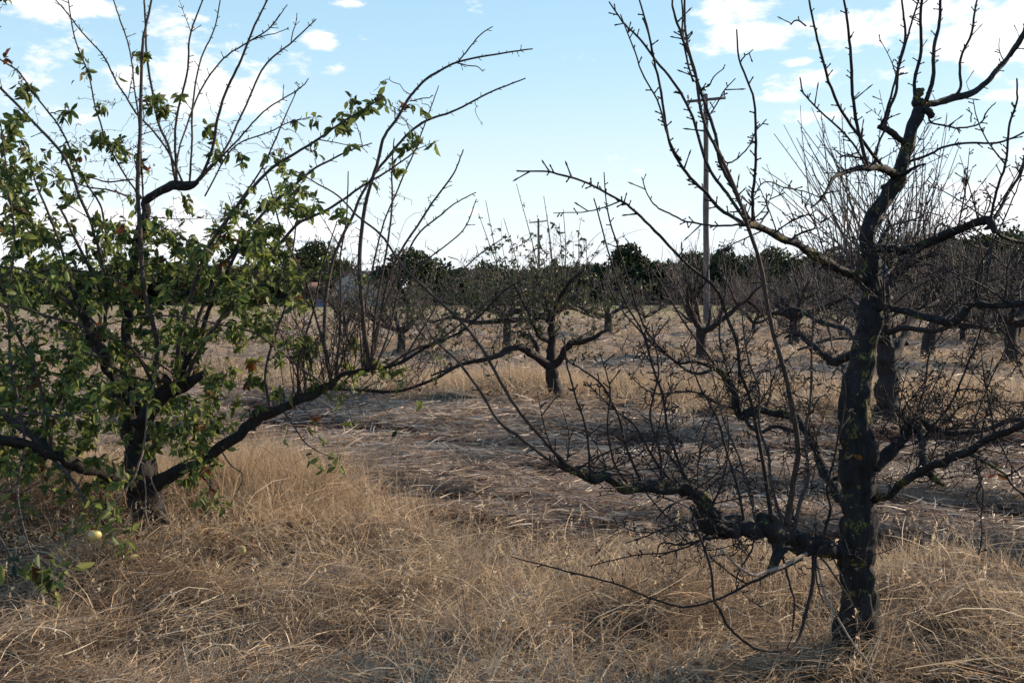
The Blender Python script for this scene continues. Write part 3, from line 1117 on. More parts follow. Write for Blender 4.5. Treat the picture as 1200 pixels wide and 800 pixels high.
# ================================================================== bare tree on the right
def right_tree():
    t = Tree('apple_tree', 'nearest bare apple tree on the right, gnarled, with black bark and low crooked limbs', 1001, 768, 11, 'apple trees of the orchard rows')
    tr, tp, trr = t.limb([(1000, 785), (1002, 760), (1004, 720), (1005, 680), (1006, 640), (1004, 600), (1006, 560), (1006, 522), (1001, 490), (1000, 467), (1006, 440),
                          (1012, 417), (1017, 385), (1020, 355), (1021, 330), (1019, 300), (1018, 272), (1024, 254), (1038, 234), (1049, 215), (1056, 195),
                          (1062, 172), (1068, 150), (1076, 131), (1080, 117)],
                         [54, 50, 45, 43, 44, 43, 42, 41, 43, 37, 33, 31, 27, 26, 25, 22, 19, 18, 18, 18, 17, 15, 14, 15, 11],
                         [0, 0, 0, 0, 0, 0, 0, 0, 0, 0, 0, 0, 0, .02, .04, .06, .08, .1, .12, .14, .16, .18, .2, .22, .22], 'trunk', sides=40, per=18, rough=.26, knobs=7, wob=.10)
    root_flare(t, .085, parent=tr, up=.16)
    # long wound where the bark is missing
    mb = MB()
    wp = [P(1007, 545, t.d - .108), P(1009, 560, t.d - .112), P(1006, 580, t.d - .112), P(1003, 600, t.d - .112), P(1002, 622, t.d - .106)]
    tube(mb, catmull(wp, 5), np.array([.3, .9, 1, 1, .9, .8, .7, .75, .8, .8, .75, .7, .6, .6, .5, .5, .4, .4, .3, .2, .1]) * .017, 8, .3, t.rng)
    mb.build('bark_wound', M['wound'], tr)
    L = t.limb
    B = {}
    B['T1'] = L([(1080, 122), (1091, 122), (1117, 116), (1143, 107), (1165, 87), (1183, 66), (1200, 38), (1212, 8), (1218, -25)], [11, 9, 9, 8, 7.5, 6.5, 5, 4, 3], [.22, .25, .3, .35, .4, .45, .5, .55, .6], spurs=14, knobs=1)
    L([(1183, 66), (1194, 52), (1208, 28), (1225, 0)], [5, 4, 3.5, 3], [.45, .4, .35, .3], spurs=20, sides=8)
    L([(1080, 122), (1072, 122), (1076, 108), (1082, 104)], [10, 11, 9, 5], .22, knobs=3)
    L([(1084, 128), (1090, 132), (1094, 137)], [8, 10, 7], .2, knobs=2)
    L([(1062, 170), (1056, 164), (1043, 153), (1030, 149)], [9, 8, 9, 6], [.2, .15, .1, .05], knobs=3, spurs=20)
    B['L1'] = L([(1053, 208), (1045, 202), (1034, 198), (1017, 197), (999, 199), (986, 203), (977, 208), (969, 223), (960, 236), (950, 243)], [13, 12, 10, 8, 6.5, 5.5, 4.5, 4, 3, 2], [.14, .1, 0, -.1, -.15, -.2, -.25, -.3, -.35, -.4], knobs=3, spurs=25)
    L([(1053, 207), (1060, 204), (1070, 197), (1084, 192)], [9, 6, 4, 3], [.1, .05, 0, 0], spurs=20, sides=8)
    B['LB'] = L([(1022, 336), (1010, 326), (982, 315), (951, 297), (925, 284), (899, 271), (881, 262), (868, 263)], [14, 12, 11, 11, 10, 9, 11, 7], [.04, 0, -.12, -.25, -.38, -.5, -.6, -.65], knobs=5, spurs=8)
    B['RB1'] = L([(1019, 292), (1035, 291), (1050, 292), (1065, 293), (1085, 286), (1105, 277), (1125, 269), (1150, 259), (1162, 262), (1166, 274)], [12, 11, 11, 11, 12, 12, 11, 10, 11, 7], [.06, .05, .03, 0, -.05, -.1, -.15, -.22, -.25, -.27], knobs=5, spurs=10)
    L([(1160, 264), (1175, 277), (1190, 282), (1215, 286), (1250, 280)], [6, 5, 4.5, 4, 3], [-.25, -.2, -.15, -.1, 0], spurs=20, sides=8)
    B['RB2'] = L([(1021, 356), (1040, 361), (1068, 367), (1090, 372), (1110, 377), (1122, 374), (1132, 362), (1142, 355), (1156, 356), (1175, 358), (1200, 355), (1235, 350)], [11, 10, 10, 10, 11, 11, 10, 9, 9, 8, 7, 6],
                [.0, -.08, -.18, -.28, -.35, -.4, -.42, -.46, -.5, -.55, -.6, -.7], knobs=5, spurs=12)
    B['RB3'] = L([(1018, 592), (1035, 580), (1050, 572), (1075, 556), (1100, 543), (1130, 530), (1165, 512), (1200, 496), (1240, 478)], [9, 9, 9, 10, 11, 11, 9, 8, 7], [.0, -.1, -.18, -.3, -.42, -.55, -.7, -.85, -1.0], wob=.3, rough=.42, knobs=10, spurs=12, mat='bark')
    B['RB4'] = L([(1015, 556), (1028, 545), (1042, 533), (1056, 515), (1068, 500), (1080, 494), (1092, 502), (1108, 507), (1125, 505), (1160, 501), (1200, 489), (1240, 478)], [15, 15, 16, 15, 14, 13, 9, 8, 7, 6.5, 6, 5],
                [.0, .0, .05, .1, .12, .12, .1, .1, .1, .12, .15, .2], wob=.3, rough=.42, knobs=14, spurs=14)
    L([(1078, 500), (1081, 515), (1084, 540), (1092, 557), (1106, 568)], [12, 10, 11, 12, 8], [.1, .0, -.2, -.32, -.36], knobs=3)
    L([(1130, 530), (1148, 538), (1165, 548), (1178, 556), (1188, 570), (1205, 582)], [5, 4, 3.5, 3.5, 3, 3], [-.55, -.6, -.65, -.65, -.7, -.7], spurs=25, sides=8)
    B['LL'] = L([(1006, 640), (990, 645), (970, 641), (950, 639), (930, 632), (905, 621), (888, 616), (870, 616), (850, 620), (835, 618), (830, 602), (815, 583), (800, 573), (770, 571), (735, 569), (710, 562), (688, 557), (668, 550), (655, 545)],
                [18, 19, 19, 21, 25, 27, 24, 23, 24, 22, 19, 18, 18, 16, 14, 13, 11, 9, 7], [0, -.05, -.1, -.16, -.22, -.3, -.33, -.38, -.42, -.46, -.48, -.5, -.54, -.6, -.68, -.74, -.8, -.84, -.86], knobs=22, spurs=14, sides=24, per=12, rough=.42, wob=.3)
    L([(912, 632), (914, 645), (906, 660), (900, 672)], [18, 15, 12, 5], [-.3, -.32, -.34, -.36], knobs=3)
    L([(832, 600), (826, 590), (812, 578)], [15, 17, 10], [-.5, -.5, -.52], knobs=3)
    B['LM'] = L([(1001, 588), (985, 581), (972, 562), (963, 545), (955, 525), (946, 505), (933, 489), (912, 485), (892, 481), (875, 484), (868, 486), (862, 465), (852, 448), (846, 438), (834, 430)],
                [16, 14, 13, 13, 13, 12, 12, 11, 10, 13, 12, 10, 10, 9, 7], [0, .1, .2, .28, .34, .38, .42, .45, .47, .48, .48, .44, .4, .38, .35], knobs=10, spurs=14)
    L([(1012, 408), (1000, 416), (985, 422), (975, 423), (962, 412), (950, 404), (940, 393), (932, 391), (920, 396)], [13, 12, 12, 11, 9, 8, 7, 7, 3], [.05, .2, .35, .45, .5, .55, .6, .65, .7], knobs=4, spurs=20)
    L([(1010, 402), (1000, 396), (990, 384), (975, 381), (960, 376), (950, 371), (938, 364), (925, 361), (915, 368)], [9, 8, 7, 6, 6, 5, 5, 4, 2], [.1, .25, .4, .5, .6, .65, .7, .75, .8], knobs=3, spurs=20)
    L([(1016, 366), (1004, 358), (996, 350), (985, 344)], [9, 7, 6, 4], [.05, .15, .25, .3], spurs=20, sides=8)
    L([(1022, 300), (1031, 290), (1038, 272), (1042, 262)], [9, 8, 6, 3], [.06, .2, .25, .3], knobs=2, spurs=20, sides=8)
    S = t.shoot
    # top shoots
    S([(1117, 116), (1122, 109), (1126, 83), (1135, 52), (1143, 17), (1150, -20)], [4.5, 4.5, 4, 3.6, 3.2, 2.5], [.3, .3, .32, .34, .36, .4])
    S([(1073, 118), (1073, 87), (1079, 44), (1083, -5), (1086, -30)], [5.5, 5, 4.5, 4, 3], [.22, .2, .15, .1, .1])
    S([(1085, 118), (1095, 83), (1102, 39), (1104, -5), (1106, -30)], [6.5, 6, 5, 4, 3], [.22, .24, .28, .3, .3])
    S([(1034, 149), (1043, 125), (1051, 95), (1057, 57), (1060, 20), (1056, -15)], [5, 4.5, 4, 3.5, 3, 2.5], [.06, .1, .1, .1, .1, .1])
    S([(1031, 149), (1040, 132), (1050, 105), (1058, 70), (1069, 30), (1080, -10)], [4, 3.5, 3, 3, 2.6, 2.2], [.05, -.05, -.1, -.15, -.2, -.2])
    S([(1088, 133), (1095, 142), (1117, 146), (1143, 142), (1157, 133), (1166, 120)], [3, 2.8, 2.6, 2.4, 2.2, 1.6], [.2, .2, .1, .1, 0, 0])
    S([(1138, 143), (1137, 135), (1134, 126)], [2, 1.8, 1.3], .1)
    S([(1064, 190), (1091, 179), (1117, 174), (1161, 168), (1200, 154), (1230, 147)], [4, 3.6, 3.2, 3, 2.6, 2], [.18, .1, 0, -.1, -.2, -.2])
    S([(1017, 197), (1006, 149), (997, 96), (991, 44), (988, -10)], [6, 5.2, 4.6, 4, 3.2], [-.1, -.12, -.15, -.18, -.2])
    S([(1036, 197), (1012, 168), (986, 136), (964, 87), (951, 44), (941, -8)], [5, 4.6, 4.2, 3.8, 3.3, 2.6], [.05, -.05, -.1, -.2, -.25, -.3])
    S([(945, 31), (936, 29), (927, 27)], [2.4, 2.2, 2], -.28)
    S([(1016, 198), (995, 172), (962, 142), (942, 118), (930, 98)], [3.4, 3, 2.6, 2.4, 1.8], [-.1, -.2, -.25, -.3, -.35])
    S([(1024, 195), (1030, 165), (1036, 142), (1044, 128)], [3.5, 3, 2.6, 2], 0.0)
    S([(1045, 203), (1020, 190), (996, 182), (975, 176)], [4, 3, 2.2, 1.5], [.1, .0, -.1, -.15])
    # off the end of the upper left limb
    S([(872, 262), (842, 240), (816, 219), (798, 188), (785, 153), (774, 87), (763, 44), (751, -6)], [5.5, 5, 4.6, 4.4, 4, 3.6, 3.2, 2.6], [-.62, -.65, -.7, -.72, -.74, -.76, -.8, -.8])
    S([(880, 260), (864, 232), (853, 210), (842, 175), (824, 122), (807, 61), (794, 22), (784, -10)], [6, 5.6, 5.2, 5, 4.6, 4, 3.4, 2.8], [-.6, -.6, -.62, -.62, -.62, -.62, -.6, -.6])
    S([(874, 259), (846, 227), (824, 188), (807, 136), (785, 92), (759, 61), (732, 33), (713, 6)], [5, 4.6, 4.4, 4, 3.6, 3.2, 2.8, 2], [-.62, -.58, -.54, -.5, -.5, -.48, -.46, -.45])
    S([(882, 259), (882, 230), (885, 192), (882, 131), (870, 79), (859, 33)], [4.6, 4.4, 4, 3.4, 2.8, 2], [-.6, -.64, -.68, -.7, -.74, -.78])
    S([(868, 72), (876, 66), (885, 60)], [2, 1.8, 1.4], -.75)
    S([(868, 263), (833, 265), (802, 263), (780, 249), (763, 232), (751, 209)], [3, 2.8, 2.6, 2.4, 2.1, 1.6], [-.65, -.6, -.5, -.45, -.4, -.38])
    S([(889, 265), (893, 255), (899, 245), (902, 226)], [3, 2.8, 2.4, 1.8], [-.58, -.5, -.48, -.46])
    S([(842, 175), (850, 192), (866, 180), (886, 158), (898, 142)], [2.4, 2.6, 2.2, 2, 1.6], [-.62, -.6, -.55, -.5, -.5])
    S([(831, 135), (842, 120), (852, 103), (859, 91)], [2.4, 2.1, 1.8, 1.5], -.6)
    S([(816, 105), (828, 95), (836, 86), (846, 78)], [2.4, 2.1, 1.8, 1.4], -.6)
    S([(812, 96), (806, 60), (802, 20), (801, -15)], [3, 2.8, 2.6, 2.2], [-.6, -.55, -.5, -.5])
    S([(798, 188), (785, 155), (770, 110), (748, 70), (730, 20)], [3, 2.8, 2.4, 2.2, 1.6], [-.7, -.8, -.85, -.9, -.9])
    S([(920, 286), (938, 272), (952, 262), (945, 240), (950, 225)], [3.4, 3, 2.4, 2, 1.5], [-.38, -.4, -.42, -.44, -.44])
    S([(905, 275), (930, 262), (945, 255), (962, 258), (985, 250)], [2.6, 2.4, 2, 1.8, 1.4], [-.45, -.55, -.6, -.65, -.7])
    S([(870, 264), (895, 215), (925, 222), (955, 228), (975, 240)], [1.5, 2, 2, 1.8, 1.3], [-.62, -.6, -.5, -.4, -.3])
    # the long rod that runs up past the end of that limb
    S([(922, 618), (935, 560), (937, 520), (925, 455), (908, 397), (896, 338), (885, 295), (871, 250), (850, 192), (831, 149), (815, 96), (804, 50), (801, -8)],
      [9, 8.5, 8, 7, 6.4, 6, 5.6, 5, 4.6, 4.2, 3.8, 3.4, 3], [-.28, -.34, -.4, -.48, -.54, -.6, -.66, -.72, -.76, -.8, -.82, -.84, -.86], mat='shoot', side=.2)
    S([(905, 615), (893, 540), (880, 465), (869, 430), (861, 394), (848, 357), (827, 322), (789, 282), (752, 250), (725, 230), (690, 214), (650, 203), (607, 198)],
      [6, 5.4, 5, 4.8, 4.6, 4.4, 4.2, 4, 3.8, 3.4, 3.2, 3, 2.4], [-.34, -.4, -.5, -.6, -.65, -.7, -.78, -.88, -.95, -1.0, -1.05, -1.1, -1.15], side=.1)
    S([(930, 630), (940, 590), (945, 550), (948, 500), (953, 450), (952, 400), (958, 350)], [6, 5.4, 4.8, 4.2, 3.6, 3, 2], [-.2, -.15, -.1, -.05, 0, .05, .1], mat='shoot')
    S([(918, 618), (905, 560), (898, 520), (893, 470), (880, 420), (872, 360)], [5, 4.4, 4, 3.4, 2.8, 1.8], [-.3, -.25, -.2, -.15, -.1, -.1], mat='shoot')
    S([(960, 640), (968, 600), (965, 570), (975, 520), (985, 470), (983, 430)], [4, 3.6, 3.2, 2.8, 2.4, 1.6], [-.15, -.2, -.3, -.35, -.4, -.4])
    # from the right limbs
    S([(1160, 262), (1174, 210), (1183, 162), (1187, 122), (1190, 87)], [4.4, 4, 3.6, 3.2, 2.4], [-.25, -.3, -.32, -.34, -.35])
    S([(1163, 260), (1176, 243), (1187, 220), (1200, 188), (1216, 160)], [5, 4.6, 4, 3.6, 3], [-.25, -.2, -.16, -.12, -.1])
    S([(1152, 257), (1160, 240), (1158, 228), (1150, 220)], [2.6, 2.2, 1.8, 1.4], -.25)
    S([(1165, 276), (1162, 310), (1160, 350), (1166, 378), (1184, 402), (1205, 418)], [3.2, 3, 2.8, 2.6, 2.2, 1.8], [-.27, -.35, -.4, -.42, -.44, -.44])
    S([(1100, 280), (1098, 268), (1105, 262), (1116, 266), (1117, 276)], [3, 2.8, 2.4, 2.2, 1.8], [-.1, -.2, -.22, -.2, -.12])
    S([(1125, 270), (1140, 282), (1160, 290), (1183, 305), (1205, 300)], [2.4, 2.2, 2, 1.8, 1.4], [-.15, -.1, 0, .05, .1])
    S([(1085, 287), (1070, 300), (1080, 320), (1102, 318)], [3, 2.6, 2.2, 1.6], [-.05, -.2, -.3, -.35])
    S([(1142, 356), (1150, 320), (1170, 280), (1190, 230), (1202, 190)], [3.2, 2.8, 2.4, 2, 1.6], [-.46, -.5, -.55, -.6, -.62])
    S([(1175, 358), (1182, 330), (1195, 300), (1212, 260)], [3, 2.6, 2.2, 1.6], [-.55, -.6, -.65, -.7])
    S([(1155, 357), (1140, 400), (1125, 440), (1108, 470), (1080, 510)], [2.4, 2.6, 3, 3.2, 3.4], [-.5, -.42, -.35, -.2, .05])
    S([(1168, 360), (1178, 390), (1196, 415), (1220, 430)], [2.8, 2.4, 2, 1.6], [-.54, -.5, -.46, -.44])
    S([(1110, 378), (1100, 400), (1085, 440), (1070, 500)], [2.4, 2.2, 2.4, 2.8], [-.35, -.3, -.2, .1], mat='shoot')
    S([(1150, 595), (1147, 575), (1147, 557), (1142, 530)], [1.6, 2, 2.4, 2.8], [-.6, -.6, -.6, -.6])
    S([(1147, 650), (1150, 620), (1151, 595), (1148, 572), (1142, 540)], [1.4, 1.8, 2, 2.2, 2.4], [-.55, -.56, -.58, -.6, -.6])
    S([(1135, 590), (1141, 575), (1150, 565)], [1.5, 1.8, 2], -.58)
    S([(1168, 514), (1180, 540), (1196, 560), (1215, 590)], [2.6, 2.2, 1.8, 1.4], [-.7, -.72, -.74, -.76])
    S([(1095, 505), (1115, 480), (1140, 470), (1165, 468), (1195, 470)], [2.8, 2.4, 2, 1.8, 1.5], [.1, 0, -.1, -.15, -.2])
    S([(1140, 503), (1150, 470), (1162, 430), (1180, 400)], [2.6, 2.2, 1.8, 1.4], [.1, .05, 0, 0])
    S([(1066, 500), (1060, 480), (1067, 465), (1080, 455)], [2.8, 2.4, 2, 1.5], [.1, 0, -.05, -.1])
    S([(1050, 520), (1035, 500), (1045, 480), (1042, 460)], [2.6, 2.2, 1.8, 1.4], [.05, -.1, -.15, -.15])
    # from the low left limb: rods that rise to the left
    S([(688, 557), (660, 530), (630, 500), (602, 463), (569, 409), (528, 365), (484, 321), (455, 288), (427, 257), (398, 229), (351, 202)],
      [6.5, 5.8, 5.4, 5, 4.8, 4.4, 4, 3.6, 3.2, 2.6, 1.8], [-.8, -.86, -.92, -1.0, -1.05, -1.1, -1.15, -1.18, -1.2, -1.22, -1.25], mat='shoot', side=.1, spurs=9)
    S([(655, 545), (630, 525), (602, 500), (575, 470), (545, 432), (511, 389), (490, 360)], [6, 5, 4.6, 4.2, 3.6, 3, 2], [-.86, -.88, -.9, -.94, -.98, -1.0, -1.0], mat='shoot', side=.1, spurs=9)
    S([(695, 556), (690, 545), (675, 480), (668, 440), (655, 400)], [3.6, 3.4, 3, 2.6, 1.8], [-.78, -.8, -.84, -.86, -.88])
    S([(752, 566), (730, 520), (710, 480), (690, 449), (650, 422)], [4, 3.6, 3.2, 2.8, 2], [-.64, -.66, -.7, -.74, -.8])
    S([(792, 568), (770, 540), (745, 500), (721, 480), (690, 449)], [4.4, 4, 3.6, 3, 2], [-.55, -.58, -.6, -.64, -.66])
    S([(812, 580), (800, 540), (782, 500), (775, 450), (760, 400), (738, 358), (717, 304), (697, 230)], [4.8, 4.4, 4, 3.6, 3.2, 3, 2.6, 2], [-.52, -.5, -.46, -.45, -.44, -.44, -.44, -.44])
    S([(834, 430), (810, 424), (790, 420), (758, 392), (735, 330), (716, 260), (708, 205)], [5.5, 4.6, 4, 3.4, 3, 2.4, 1.6], [.35, .32, .3, .26, .24, .22, .2])
    S([(838, 432), (812, 438), (783, 417), (760, 400), (725, 360), (700, 310)], [5, 4.2, 3.6, 3, 2.4, 1.6], [.36, .42, .48, .5, .52, .54])
    S([(848, 442), (820, 400), (790, 350), (765, 310), (742, 280)], [3.6, 3.2, 2.6, 2.2, 1.6], [.38, .3, .2, .15, .1])
    S([(865, 480), (840, 470), (810, 462), (770, 460), (735, 440)], [3.6, 3.2, 2.8, 2.2, 1.6], [.48, .4, .3, .2, .1])
    S([(862, 470), (848, 420), (842, 380), (850, 330), (845, 300)], [3.6, 3.2, 2.8, 2.2, 1.5], [.44, .5, .52, .55, .55])
    S([(872, 487), (880, 500), (895, 503), (915, 500), (935, 506)], [6, 5.5, 5, 5, 6], [.48, .44, .4, .4, .38])
    S([(735, 566), (722, 540), (712, 500), (715, 460), (705, 420)], [3.4, 3, 2.6, 2.2, 1.5], [-.68, -.72, -.76, -.8, -.82])
    S([(775, 568), (772, 530), (762, 490), (768, 440), (762, 380)], [3.8, 3.4, 3, 2.4, 1.6], [-.6, -.62, -.66, -.68, -.7])
    S([(872, 612), (862, 560), (845, 500), (820, 450), (800, 400)], [4, 3.4, 3, 2.4, 1.6], [-.38, -.45, -.5, -.55, -.6])
    S([(886, 610), (876, 560), (866, 520), (848, 470), (838, 420)], [3.6, 3.2, 2.8, 2.2, 1.6], [-.34, -.28, -.22, -.18, -.14], mat='shoot')
    # below the low left limb
    S([(822, 586), (818, 605), (824, 632), (835, 675), (842, 705), (852, 730), (880, 752), (915, 758), (936, 750), (945, 720), (955, 680), (954, 652)], [3, 3.2, 3.4, 3.6, 3.8, 4, 4, 4.4, 4.6, 5, 5.4, 6],
      [-.5, -.52, -.54, -.55, -.55, -.54, -.5, -.42, -.36, -.3, -.24, -.2], side=.1, spurs=8)
    S([(912, 640), (920, 670), (927, 705), (925, 742)], [4, 3.4, 3, 2.2], [-.3, -.32, -.34, -.35], spurs=8)
    S([(940, 655), (915, 668), (885, 682), (865, 694), (845, 700), (800, 709), (765, 702), (720, 687), (660, 670), (600, 650)], [5, 4.6, 4.4, 4, 3.6, 3, 2.8, 2.6, 2.4, 1.6], [-.2, -.3, -.38, -.42, -.46, -.52, -.56, -.62, -.68, -.74], side=.1, spurs=8)
    S([(945, 648), (915, 665), (890, 676), (866, 668), (845, 648), (830, 635)], [6, 5.5, 5, 4, 3.2, 2.2], [-.2, -.36, -.44, -.5, -.55, -.6], mat='dead', spurs=8)
    S([(850, 628), (830, 632), (800, 640), (775, 635), (768, 650)], [4.6, 4, 3, 2.4, 1.6], [-.42, -.46, -.5, -.52, -.54])
    S([(830, 600), (805, 588), (785, 592), (772, 610), (770, 622)], [4, 3.6, 3.2, 2.6, 1.6], [-.5, -.6, -.65, -.68, -.7])
    S([(835, 618), (810, 622), (790, 615), (760, 625), (735, 640)], [3.6, 3, 2.6, 2, 1.4], [-.46, -.54, -.58, -.62, -.64])
    S([(840, 620), (815, 640), (780, 650), (745, 652), (690, 666)], [3.6, 3, 2.6, 2, 1.4], [-.46, -.5, -.5, -.5, -.5])
    S([(885, 622), (880, 650), (868, 680), (862, 700)], [3, 2.6, 2.2, 1.4], [-.33, -.4, -.44, -.46])
    S([(960, 650), (985, 690), (1005, 722), (1022, 745), (1040, 751)], [3.2, 3, 2.8, 2.4, 2], [-.15, -.22, -.24, -.22, -.2], mat='shoot', spurs=5)
    S([(955, 650), (975, 700), (1000, 740), (1018, 770), (1030, 806)], [3.2, 3, 2.8, 2.6, 2.6], [-.15, -.25, -.28, -.3, -.3], mat='dead', spurs=5)
    S([(985, 640), (962, 645), (962, 680), (966, 704)], [3, 2.8, 2.2, 1.6], [-.1, -.25, -.28, -.3])
    # fine random twigs on the limbs
    for key, n, lr in (('LL', 34, (.1, .45)), ('LM', 30, (.1, .45)), ('RB4', 30, (.08, .4)), ('RB3', 16, (.08, .35)), ('RB2', 22, (.08, .45)), ('RB1', 18, (.08, .4)), ('LB', 12, (.06, .3)), ('L1', 6, (.05, .2)), ('T1', 5, (.04, .12))):
        _, p, r = B[key]
        t.sprout(p, r, n, lr, up=.35, out=.2, r0=.0062, spurs=24, curve=.12, t0=.08, sub=2 if lr[1] > .3 else 0)
    t.sprout(tp[160:380], trr[160:380], 30, (.06, .4), up=.3, out=.3, r0=.005, spurs=24, curve=.15, sub=1)
    for (x, y, rx, ry, n, z) in ((790, 520, 90, 50, 30, .3), (830, 640, 80, 40, 30, .25), (1110, 470, 80, 60, 60, .45), (1130, 540, 70, 40, 34, .4), (960, 420, 60, 60, 50, .5), (860, 440, 50, 60, 40, .4),
                              (1080, 330, 90, 40, 40, .4), (950, 300, 80, 40, 24, .4), (760, 420, 50, 60, 26, .3), (1160, 420, 40, 60, 24, .3), (940, 560, 50, 50, 30, .3)):
        t.zone(x, y, rx, ry, int(n * 1.5), z, leaf=0, bend=.45, spurs=26, maxd=.6, thin=.0030)
    # rusty curled leaves that still hang on
    for (x, y, z) in ((1000, 532, -.14), (1168, 555, -.62), (1196, 578, -.7)):
        p = P(x, y, t.d + z)
        t.lp.append(np.array([p, p])); t.ld.append(np.array([[1, 0, -.4, .045, .99], [-.8, .2, -.5, .035, .99]]))
    t.finish('shoot_dark', 'leaf')
    return t


# ================================================================== leafy tree on the left
def left_tree():
    t = Tree('apple_tree', 'leafy green apple tree on the left with long bare top shoots', 177, 632, 23, 'apple trees of the orchard rows')
    t.ws = .84
    tr, tp, trr = t.limb([(182, 650), (180, 630), (175, 600), (170, 578), (166, 560), (160, 535), (157, 512), (153, 488), (150, 455), (148, 430), (148, 402), (150, 361), (155, 317), (164, 272), (171, 250), (170, 237),
                          (178, 229), (188, 224), (203, 218), (219, 218), (232, 213)],
                         [50, 46, 40, 42, 44, 34, 32, 28, 20, 15, 14, 13, 12, 12, 12, 11, 11, 11, 12, 12, 6], [0, 0, 0, 0, 0, .05, .1, .12, .15, .18, .2, .2, .2, .18, .15, .15, .12, .1, .06, .02, 0], 'trunk', 'bark_left', sides=36, per=14, rough=.26, knobs=4, wob=.06)
    root_flare(t, .11, parent=tr, mat='bark_left', up=.14)
    L = lambda *a, **k: t.limb(*a, **{**dict(mat='bark_left'), **k})
    A = L([(172, 582), (150, 565), (124, 556), (97, 548), (64, 535), (30, 522), (0, 515), (-60, 495), (-120, 470)], [26, 20, 17, 16, 15, 14, 13, 11, 8], [0, -.1, -.25, -.4, -.55, -.7, -.8, -1.0, -1.2], knobs=9, sides=16, per=12, spurs=8)[1:]
    A2 = L([(64, 535), (40, 510), (15, 492), (-10, 488), (-50, 480)], [13, 14, 16, 13, 9], [-.55, -.4, -.3, -.2, -.1], knobs=4)[1:]
    Bm = L([(176, 582), (190, 562), (210, 552), (240, 540), (270, 517), (293, 500), (306, 484), (330, 479), (358, 466), (385, 452), (402, 439), (430, 433), (467, 426), (501, 406), (545, 385), (589, 343), (616, 325)],
           [24, 18, 15, 15, 14, 14, 20, 13, 13, 9, 6, 4.8, 4.2, 3.8, 3.2, 2.6, 2], [0, -.05, -.1, -.15, -.2, -.22, -.24, -.24, -.22, -.2, -.2, -.2, -.25, -.3, -.35, -.4, -.42], knobs=12, sides=16, per=12, spurs=10)[1:]
    B2 = L([(385, 455), (400, 455), (430, 457), (467, 458), (511, 443), (545, 425), (582, 418), (600, 412)], [7, 5.5, 4.8, 4.4, 4, 3.4, 2.6, 2], [-.2, -.1, 0, .05, .1, .14, .16, .18], spurs=8, sides=8)[1:]
    C2 = L([(160, 530), (168, 500), (186, 466), (203, 456), (225, 446), (240, 436)], [22, 24, 22, 20, 14, 7], [.05, -.05, -.15, -.2, -.25, -.28], knobs=6)[1:]
    E = L([(158, 520), (148, 478), (136, 448), (124, 424), (111, 398), (99, 370), (92, 352), (80, 330)], [20, 18, 16, 16, 15, 14, 9, 5], [.1, .0, -.1, -.18, -.25, -.3, -.32, -.34], knobs=5)[1:]
    C3 = L([(206, 455), (215, 430), (232, 400), (246, 360), (262, 325), (280, 290)], [10, 8, 7, 6, 5, 4], [-.2, -.2, -.2, -.2, -.2, -.2], spurs=8, sides=8)[1:]
    S = lambda *a, **k: t.shoot(*a, **{**dict(mat='shoot', spurs=24, side=.3), **k})
    S([(200, 450), (179, 439), (178, 398), (165, 328), (160, 250), (160, 202), (164, 135), (165, 67), (165, 34), (174, -6)], [9, 8, 7.4, 7, 6.4, 6, 5.2, 4.4, 3.8, 3], [-.2, -.4, -.5, -.55, -.56, -.55, -.52, -.5, -.5, -.5], side=.8)
    S([(122, 400), (126, 341), (123, 317), (115, 284), (110, 270), (101, 243), (84, 202), (61, 165), (30, 132), (0, 100), (-30, 75)], [6, 5.6, 5.4, 5.2, 5, 5, 4.8, 4.6, 4.4, 4.2, 3], [-.2, -.35, -.4, -.45, -.48, -.5, -.55, -.58, -.6, -.62, -.64])
    S([(118, 400), (112, 345), (97, 300), (78, 262), (65, 240)], [5, 4.8, 4.4, 4, 3], [-.2, .0, .1, .15, .2])
    S([(148, 400), (136, 300), (125, 267), (115, 236), (98, 202), (78, 159), (51, 118), (27, 88), (7, 71), (-8, 62)], [4, 3.6, 3.4, 3.2, 3, 3, 2.8, 2.6, 2.4, 1.8], [.2, .05, 0, -.05, -.1, -.15, -.2, -.22, -.24, -.26], leafy=6, leafrange=(.6, 1))
    S([(216, 218), (200, 182), (180, 155), (159, 135), (145, 111), (128, 81), (108, 51), (81, 20), (58, -4)], [3.6, 3.4, 3.2, 3, 2.8, 2.6, 2.4, 2.2, 1.8], [.0, .1, .15, .2, .22, .25, .28, .3, .3])
    S([(172, 240), (148, 199), (128, 169), (118, 135), (108, 101), (98, 67), (89, 34), (83, -4)], [3.2, 3, 2.8, 2.6, 2.5, 2.4, 2.2, 1.8], [.15, .0, -.05, -.1, -.1, -.12, -.14, -.15], leafy=5)
    S([(168, 240), (164, 150), (157, 101), (152, 61), (142, 27), (132, -6)], [2.8, 2.6, 2.4, 2.2, 2.2, 1.8], [.15, .2, .25, .3, .35, .35])
    S([(206, 216), (199, 175), (187, 142), (182, 101), (175, 51), (172, 7), (170, -10)], [4.4, 4, 3.8, 3.6, 3.2, 2.8, 2.4], [.06, .1, .12, .14, .16, .18, .2])
    S([(207, 216), (206, 175), (209, 142), (216, 101), (224, 47), (240, -2)], [4, 3.8, 3.6, 3.2, 2.8, 2.2], [.06, .0, -.05, -.1, -.15, -.2])
    S([(222, 216), (228, 169), (229, 125), (236, 74), (250, 34), (261, -5)], [3.4, 3.2, 2.9, 2.6, 2.3, 1.8], [0, .08, .12, .16, .2, .22])
    S([(234, 211), (250, 175), (256, 142), (270, 95), (287, 57), (304, 17), (318, -4)], [4.8, 4.6, 4.3, 4, 3.6, 3, 2.4], [0, -.05, -.1, -.14, -.18, -.2, -.2])
